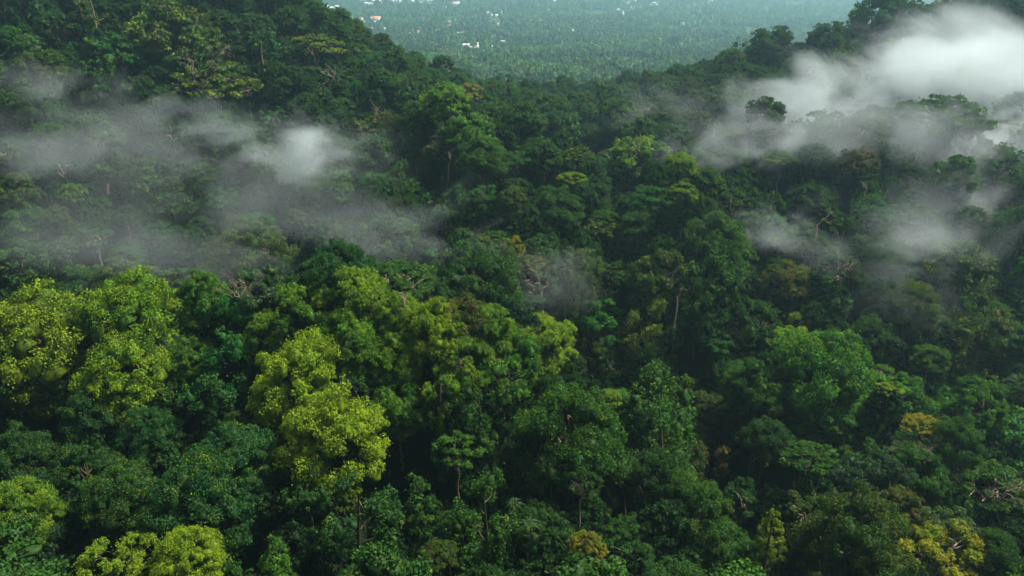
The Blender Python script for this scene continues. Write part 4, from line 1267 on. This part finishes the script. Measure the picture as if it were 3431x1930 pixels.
# low-detail crowns of the plain
def plain_crown(seed, kind):
    rng = np.random.default_rng(seed)
    V, T, F, F3 = [], [], [], []
    if kind == 'palm':
        v = []
        for k in range(14):
            a = k * 2.4; el = rng.uniform(-0.3, 0.9)
            for j in range(5):
                t0, t1 = j / 5, (j + 1) / 5
                def pt(t): return np.array([math.cos(a) * math.cos(el * (1 - t * 1.3)) * 3.4 * t, math.sin(a) * math.cos(el * (1 - t * 1.3)) * 3.4 * t, 3.0 * t * math.sin(el) - 2.6 * t * t])
                p0, p1 = pt(t0), pt(t1)
                sdir = np.array([-math.sin(a), math.cos(a), -0.35]) * (0.55 * math.sin(math.pi * (0.15 + 0.8 * t0)))
                sd2 = np.array([-math.sin(a), math.cos(a), -0.35]) * (0.55 * math.sin(math.pi * (0.15 + 0.8 * t1)))
                v += [p0, p1, p1 + sd2, p0 + sdir]
                sdir = sdir * np.array([-1, -1, 1]); sd2 = sd2 * np.array([-1, -1, 1])
                v += [p0, p1, p1 + sd2, p0 + sdir]
        V = np.array(v); n = len(V)
        w = Wood(); w.tube([(0, 0, -11), (0.3, 0.1, -5), (0, 0, 0)], [0.28, 0.22, 0.18], 5)
        wv, wf = np.concatenate(w.v), np.concatenate(w.f) + n
        return mesh_np('plain_palm', np.concatenate([V, wv]), [np.arange(n).reshape(-1, 4), wf], [LEAF_I, BARK], {'leaf_tint': np.concatenate([rng.uniform(0, 1, n), np.zeros(len(wv))])},
                       face_mat=np.concatenate([np.zeros(n // 4), np.ones(len(wf))]))
    nl = 11 if kind == 'round' else 6
    wdt, hgt = (4.0, 2.6) if kind == 'round' else (2.0, 4.4)
    C = unit(rng.normal(size=(nl, 3))) * rng.uniform(0.4, 0.9, (nl, 1)) * np.array([wdt, wdt, hgt])
    C[:, 2] = np.abs(C[:, 2]) if kind == 'round' else C[:, 2]
    v, t = leaves_on(rng, C, rng.uniform(0.9, 1.7, nl), 16, 1.25, zmin=-0.3, tilt=0.35)
    IV, IF = ico()
    n = len(v)
    iv = IV * np.array([wdt, wdt, hgt]) * 0.8 * (1 + rng.normal(0, 0.15, (len(IV), 1)))
    w = Wood(); w.tube([(0, 0, -12), (0.1, 0, 0)], [0.28, 0.2], 4)
    wv, wf = np.concatenate(w.v), np.concatenate(w.f) + n + len(iv)
    return mesh_np('plain_' + kind, np.concatenate([v, iv, wv]), [np.arange(n).reshape(-1, 4), IF + n, wf], [LEAF_I, BARK_PALE],
                   {'leaf_tint': np.concatenate([t, np.full(len(iv), .3), np.zeros(len(wv))])}, face_mat=np.concatenate([np.zeros(n // 4 + len(IF)), np.ones(len(wf))]))
pp = [plain_crown(801, 'round'), plain_crown(802, 'round'), plain_crown(803, 'round'), plain_crown(804, 'slender'), plain_crown(805, 'slender'), plain_crown(806, 'palm')]
rp = np.random.default_rng(33)
PP = []
for (y0, y1, step) in ((740, 1000, 7.4), (1000, 1400, 8.6), (1400, 2000, 10.5), (2000, 2800, 13.5), (2800, 3800, 17), (3800, 5200, 22), (5200, 8000, 30)):
    gx = np.arange(-0.50 * y1, 0.66 * y1, step); gy = np.arange(y0, y1, step)
    X, Y = np.meshgrid(gx, gy)
    X = X + rp.uniform(-.5, .5, X.shape) * step; Y = Y + rp.uniform(-.5, .5, Y.shape) * step
    m = (X / Y > -0.46) & (X / Y < 0.62)
    sc = rp.uniform(0.6, 1.6, X.shape) * step / 7.2
    PP.append(np.stack([X[m], Y[m], sc[m]], -1))
PP = np.concatenate(PP)
from mathutils import noise as mnoise
keep = np.array([mnoise.noise((x * 0.007, y * 0.004, 9.1)) > -0.27 for x, y in PP[:, :2]])
for (cx, cy0, hw, front, back) in CLEAR:
    keep &= ~((np.abs(PP[:, 0] - cx - (PP[:, 1] - cy0) * cx / cy0) < hw) & (PP[:, 1] > cy0 - front) & (PP[:, 1] < cy0 + back))
PP = PP[keep]
n = len(PP)
from mathutils import noise as mnoise
patch = np.array([mnoise.noise((x * 0.006, y * 0.004, 0.3)) for x, y in PP[:, :2]])
patch2 = np.array([mnoise.noise((x * 0.02, y * 0.013, 4.3)) for x, y in PP[:, :2]])
PZ = ground(PP[:, 0], PP[:, 1])
rnd = rp.uniform(0, 1, n)
idx = np.where(patch + rnd * 0.5 > 0.42, rp.integers(3, 5, n), rp.integers(0, 3, n))
idx = np.where((patch2 > 0.15) & (rnd > 0.55), 5, idx)
hz = rp.uniform(0.7, 1.9, n) + 0.5 * patch2
S3 = np.stack([PP[:, 2], PP[:, 2], PP[:, 2] * hz], -1)
cbase = np.array([COLOURS[c] for c in ('green', 'grey', 'teal', 'grey', 'dark', 'grey')])[rp.integers(0, 6, n)] * np.clip(1.3 + 1.5 * patch[:, None] + 1.2 * patch2[:, None], 0.35, 3) * rp.uniform(0.45, 1.9, (n, 1))
pale_ = rp.uniform(0, 1, n) < 0.03
cbase[pale_] = np.array((0.16, 0.16, 0.09))
up = np.where(idx >= 3, 7.0, 4.2) * np.minimum(S3[:, 0], 1.6) * (1 + 0.3 * patch2)
scatter('plain_forest', pp, np.stack([PP[:, 0], PP[:, 1], PZ + up], -1), idx, S3, np.stack([np.zeros(n), np.zeros(n), rp.uniform(0, 6.28, n)], -1), cbase, rp.choice([0, .2, .5], n))
print('plain trees', n, 'massed', len(massed), 'things', len(PLACED))

# ------------------------------------------------------------------ palms on the saddle and a spiky plant near the viewer
def frond_crown(seed, nf, length, width, up=(0.1, 1.1), sag=0.9):
    rng = np.random.default_rng(seed)
    v = []
    for k in range(nf):
        a = k * 2.399; el = rng.uniform(*up); Lf = length * rng.uniform(0.8, 1.1)
        segs = 9
        def pt(t): return np.array([math.cos(a) * math.cos(el) * Lf * t, math.sin(a) * math.cos(el) * Lf * t, Lf * t * math.sin(el) - sag * Lf * 0.5 * t * t])
        for j in range(segs):
            t0, t1 = j / segs, (j + 0.7) / segs
            for sgn in (1, -1):
                p0, p1 = pt(t0), pt(t1)
                wd = width * math.sin(math.pi * (0.12 + 0.83 * t0))
                o = np.array([-math.sin(a) * sgn, math.cos(a) * sgn, -0.5]) * wd
                fwd = unit(p1 - p0) * wd * 0.5
                v += [p0, p1, p1 + o + fwd, p0 + o * 0.95 + fwd]
    V = np.array(v)
    return mesh_np('crown', V, np.arange(len(V)).reshape(-1, 4), [LEAF], {'leaf_tint': np.repeat(rng.uniform(0, 1, len(V) // 4), 4)})
palm_c = [frond_crown(901 + k, 16, 4.2, 1.0) for k in range(3)]
for (U, V_, w, lab) in [
  (1105,152,20,'leftmost palm of the group on the saddle'), (1128,158,22,'palm second from the left on the saddle'), (1150,148,20,'palm with upright crown at the middle of the saddle group'),
  (1172,170,22,'palm in front of the saddle group'), (1188,178,20,'small palm low on the saddle beside the clearing'), (1210,186,22,'palm right of the saddle clearing'),
  (1226,196,24,'tall lone palm at the right of the saddle clearing'), (1246,184,22,'palm behind the tall lone palm'), (1268,200,24,'rightmost palm on the saddle'),
  (1140,185,20,'palm left of the saddle clearing')]:
    x, y, z = hit(U * K, V_ * K)
    r = w * K * y / FPX / 2 * 1.6; s = r / 4.2
    gz = float(ground(x, y))
    root = bpy.data.objects.new('palm_tree', None); root.location = (x, y, gz); root.rotation_euler = (0, 0, rngF.uniform(0, 6)); link(root)
    tag(root, lab, 'palm tree', 'palms on the saddle')
    zt = z - gz + 9
    c = bpy.data.objects.new('crown', palm_c[int(rngF.integers(3))]); link(c, root); c.location = (0, 0, zt); c.scale = (s, s, s); c.color = (0.06, 0.10, 0.045, 0.2)
    t = bpy.data.objects.new('trunk', TRUNK[(BARK.name, 0)]); link(t, root); t.scale = (16, 16, zt)
x, y, z = hit(1327 * K, 1327 * K)
root = bpy.data.objects.new('screw_pine', None); root.location = (x, y, float(ground(x, y))); link(root)
tag(root, 'spiky screw pine with sword-like leaves and yellow tips among the dark trunks', 'screw pine')
for dx, dy, zz, sc_ in ((0, 0, 0, 1.0), (-2.6, 1, 4.0, 0.8), (1.8, -0.5, -2.2, 0.8)):
    c = bpy.data.objects.new('leaf_rosette', frond_crown(950 + int(zz), 40, 3.4 * sc_, 0.10, (-0.1, 1.3), 1.5)); link(c, root)
    c.location = (dx, dy, z - root.location.z + zz + 1); c.color = (0.035, 0.07, 0.018, 0.25)
t = bpy.data.objects.new('trunk', TRUNK[(BARK.name, 1)]); link(t, root); t.scale = (12, 12, z - root.location.z + 1)

# dead wood seen on its own
def dead(U, V_, w, lab, seed, lean=(0, 0), mat=BARK_PALE):
    x, y, z = hit(U * K, V_ * K)
    L = w * K * y / FPX
    rng = np.random.default_rng(seed); wd = Wood()
    gz = float(ground(x, y))
    h = z - gz
    wd.tube(curve(rng, (0, 0, h * 0.5), (0, 0, h), 0.02, 5), np.linspace(0.36, 0.28, 5), 6)
    twiggy(rng, wd, (0, 0, h - 0.3), (lean[0] * L * 0.5, lean[1], h + 1.5 + L * 0.1), 0.26, 3, 0.5)
    root = bpy.data.objects.new('dead_tree', None); root.location = (x, y - 2, gz); link(root); tag(root, lab, 'dead tree')
    link(bpy.data.objects.new('branches', wd.mesh('branches', mat)), root)
    t = bpy.data.objects.new('trunk', TRUNK[(mat.name, 0)]); link(t, root); t.scale = (16, 16, h * 0.51)
dead(1040, 772, 42, 'fallen-looking dead grey branch between the brightest crest tree and the dark trees', 21, (-1, 0))
dead(1130, 410, 32, 'small bare white forked tree on the middle spur', 22, (0.2, 0))
dead(1700, 740, 32, 'bare white antler-like limb at the right side of the olive dome', 23, (0.6, 0))
dead(2170, 480, 30, 'broken tan snag standing in the right mist', 24, (0.1, 0))
dead(2050, 560, 36, 'bare pale horizontal limb on a thin trunk in the right mist', 25, (0.9, 0))

# ------------------------------------------------------------------ haze and mist
def volume_material(name, dens, col, aniso=0.0):
    m, nt, out = new_mat(name)
    p = nt.nodes.new('ShaderNodeVolumePrincipled')
    p.inputs['Color'].default_value = (*col, 1); p.inputs['Density'].default_value = dens; p.inputs['Anisotropy'].default_value = aniso
    nt.links.new(p.outputs[0], out.inputs['Volume'])
    return m
HAZE = 0.00017
hv, hf = box(-12000, 14000, -600, 30100, -60, 352)
hz_ = bpy.data.objects.new('haze', mesh_np('haze', hv, hf, [volume_material('haze', HAZE, (0.54, 0.88, 0.96), 0.6)])); link(hz_); tag(hz_, kind='stuff')

def mist_material(dens, seed, nscale, lean, amp=4.8, bias=0.62):
    """ragged mist: fractal noise eats into a soft ellipsoid"""
    m, nt, out = new_mat('mist')
    N, L = nt.nodes, nt.links
    tc = N.new('ShaderNodeTexCoord'); ge = N.new('ShaderNodeNewGeometry')
    ln = N.new('ShaderNodeVectorMath'); ln.operation = 'LENGTH'; L.new(tc.outputs['Object'], ln.inputs[0])
    fall = N.new('ShaderNodeMapRange'); fall.interpolation_type = 'SMOOTHSTEP'
    fall.inputs[1].default_value = 0.92; fall.inputs[2].default_value = 0.10; fall.inputs[3].default_value = 0; fall.inputs[4].default_value = 1
    L.new(ln.outputs['Value'], fall.inputs[0])
    mp = N.new('ShaderNodeMapping'); mp.inputs['Scale'].default_value = (1, 0.7, 1.5); mp.inputs['Rotation'].default_value = (0, lean, 0)
    mp.inputs['Location'].default_value = (seed * 13.7, seed * 7.1, seed * 3.3)
    L.new(ge.outputs['Position'], mp.inputs[0])
    no = N.new('ShaderNodeTexNoise'); no.inputs['Scale'].default_value = nscale; no.inputs['Detail'].default_value = 6; no.inputs['Roughness'].default_value = 0.60
    no.inputs['Distortion'].default_value = 0.6
    L.new(mp.outputs[0], no.inputs['Vector'])
    a1 = N.new('ShaderNodeMath'); a1.operation = 'MULTIPLY_ADD'; a1.inputs[1].default_value = amp; a1.inputs[2].default_value = -0.5 * amp - bias
    L.new(no.outputs['Fac'], a1.inputs[0])
    a2 = N.new('ShaderNodeMath'); a2.operation = 'MULTIPLY_ADD'; a2.inputs[1].default_value = 1.7
    L.new(fall.outputs[0], a2.inputs[0]); L.new(a1.outputs[0], a2.inputs[2])
    cl = N.new('ShaderNodeMapRange'); cl.inputs[1].default_value = 0; cl.inputs[2].default_value = 1.3; cl.inputs[4].default_value = 1; cl.interpolation_type = 'SMOOTHSTEP'
    L.new(a2.outputs[0], cl.inputs[0])
    f2 = N.new('ShaderNodeMath'); f2.operation = 'MULTIPLY'; L.new(cl.outputs[0], f2.inputs[0]); L.new(fall.outputs[0], f2.inputs[1])
    f3 = N.new('ShaderNodeMath'); f3.operation = 'MULTIPLY'; L.new(f2.outputs[0], f3.inputs[0]); f3.inputs[1].default_value = dens
    p = N.new('ShaderNodeVolumePrincipled'); p.inputs['Color'].default_value = (0.76, 0.835, 0.825, 1); p.inputs['Anisotropy'].default_value = 0.1
    L.new(f3.outputs[0], p.inputs['Density'])
    L.new(p.outputs[0], out.inputs['Volume'])
    m.cycles.volume_step_rate = 0.6
    return m
IV, IF = ico()
# u, v (2576 view), distance, half sizes across / along / up, density, lean of the streaks in degrees, bias (higher = more broken up)
MIST = [
 (120, 350, 238, 100, 34, 30, 0.011, 25, 1.10), (330, 400, 234, 90, 30, 34, 0.008, -15, 1.15), (230, 540, 226, 120, 30, 40, 0.005, 30, .80),
 (470, 300, 246, 46, 18, 18, 0.026, -20, 1.0), (760, 385, 232, 44, 20, 22, 0.065, 15, 1.0), (620, 350, 240, 50, 20, 24, 0.018, 20, 1.0),
 (740, 500, 220, 90, 24, 42, 0.011, 50, .90), (1030, 590, 214, 60, 20, 34, 0.012, 55, .95), (420, 640, 208, 80, 18, 24, 0.010, 0, .65),
 (160, 215, 282, 60, 20, 24, 0.016, 40, 1.0),
 (2560, 230, 352, 110, 46, 44, 0.055, -10, .45), (2330, 170, 372, 110, 44, 34, 0.060, -15, .55), (2080, 250, 362, 90, 34, 30, 0.042, -25, .80),
 (2600, 360, 320, 60, 34, 40, 0.070, 0, .55), (2500, 420, 300, 56, 24, 30, 0.026, -45, .85), (2420, 500, 276, 50, 20, 28, 0.022, -45, .90), (2330, 580, 256, 56, 20, 24, 0.018, -45, .95),
 (1930, 345, 308, 66, 22, 20, 0.042, -30, .90), (1790, 385, 296, 60, 20, 20, 0.024, -15, .90), (1930, 590, 250, 34, 18, 22, 0.024, 50, .95),
 (2270, 790, 218, 36, 16, 24, 0.013, 50, .90), (2200, 340, 300, 100, 26, 34, 0.026, -35, .75), (1680, 250, 392, 80, 30, 30, 0.007, -35, .85), (2420, 70, 390, 90, 30, 26, 0.045, -25, .85),
 (1400, 700, 215, 44, 18, 22, 0.008, 50, .85), (2200, 640, 240, 90, 22, 40, 0.016, -45, .80),
]
for k, (U, V_, Y, rx, ry, rz, dens, lean, bias) in enumerate(MIST):
    s, dz = ray(U * K, V_ * K)
    o = bpy.data.objects.new('mist_bank', mesh_np('mist_bank', IV, IF, [mist_material(dens, k + 1, 3.0 / max(rx, 34), R(lean), bias=bias)]))
    o.location = (s * Y, Y, CAM_Z + dz * Y); o.scale = (rx, ry, rz); link(o); tag(o, kind='stuff')
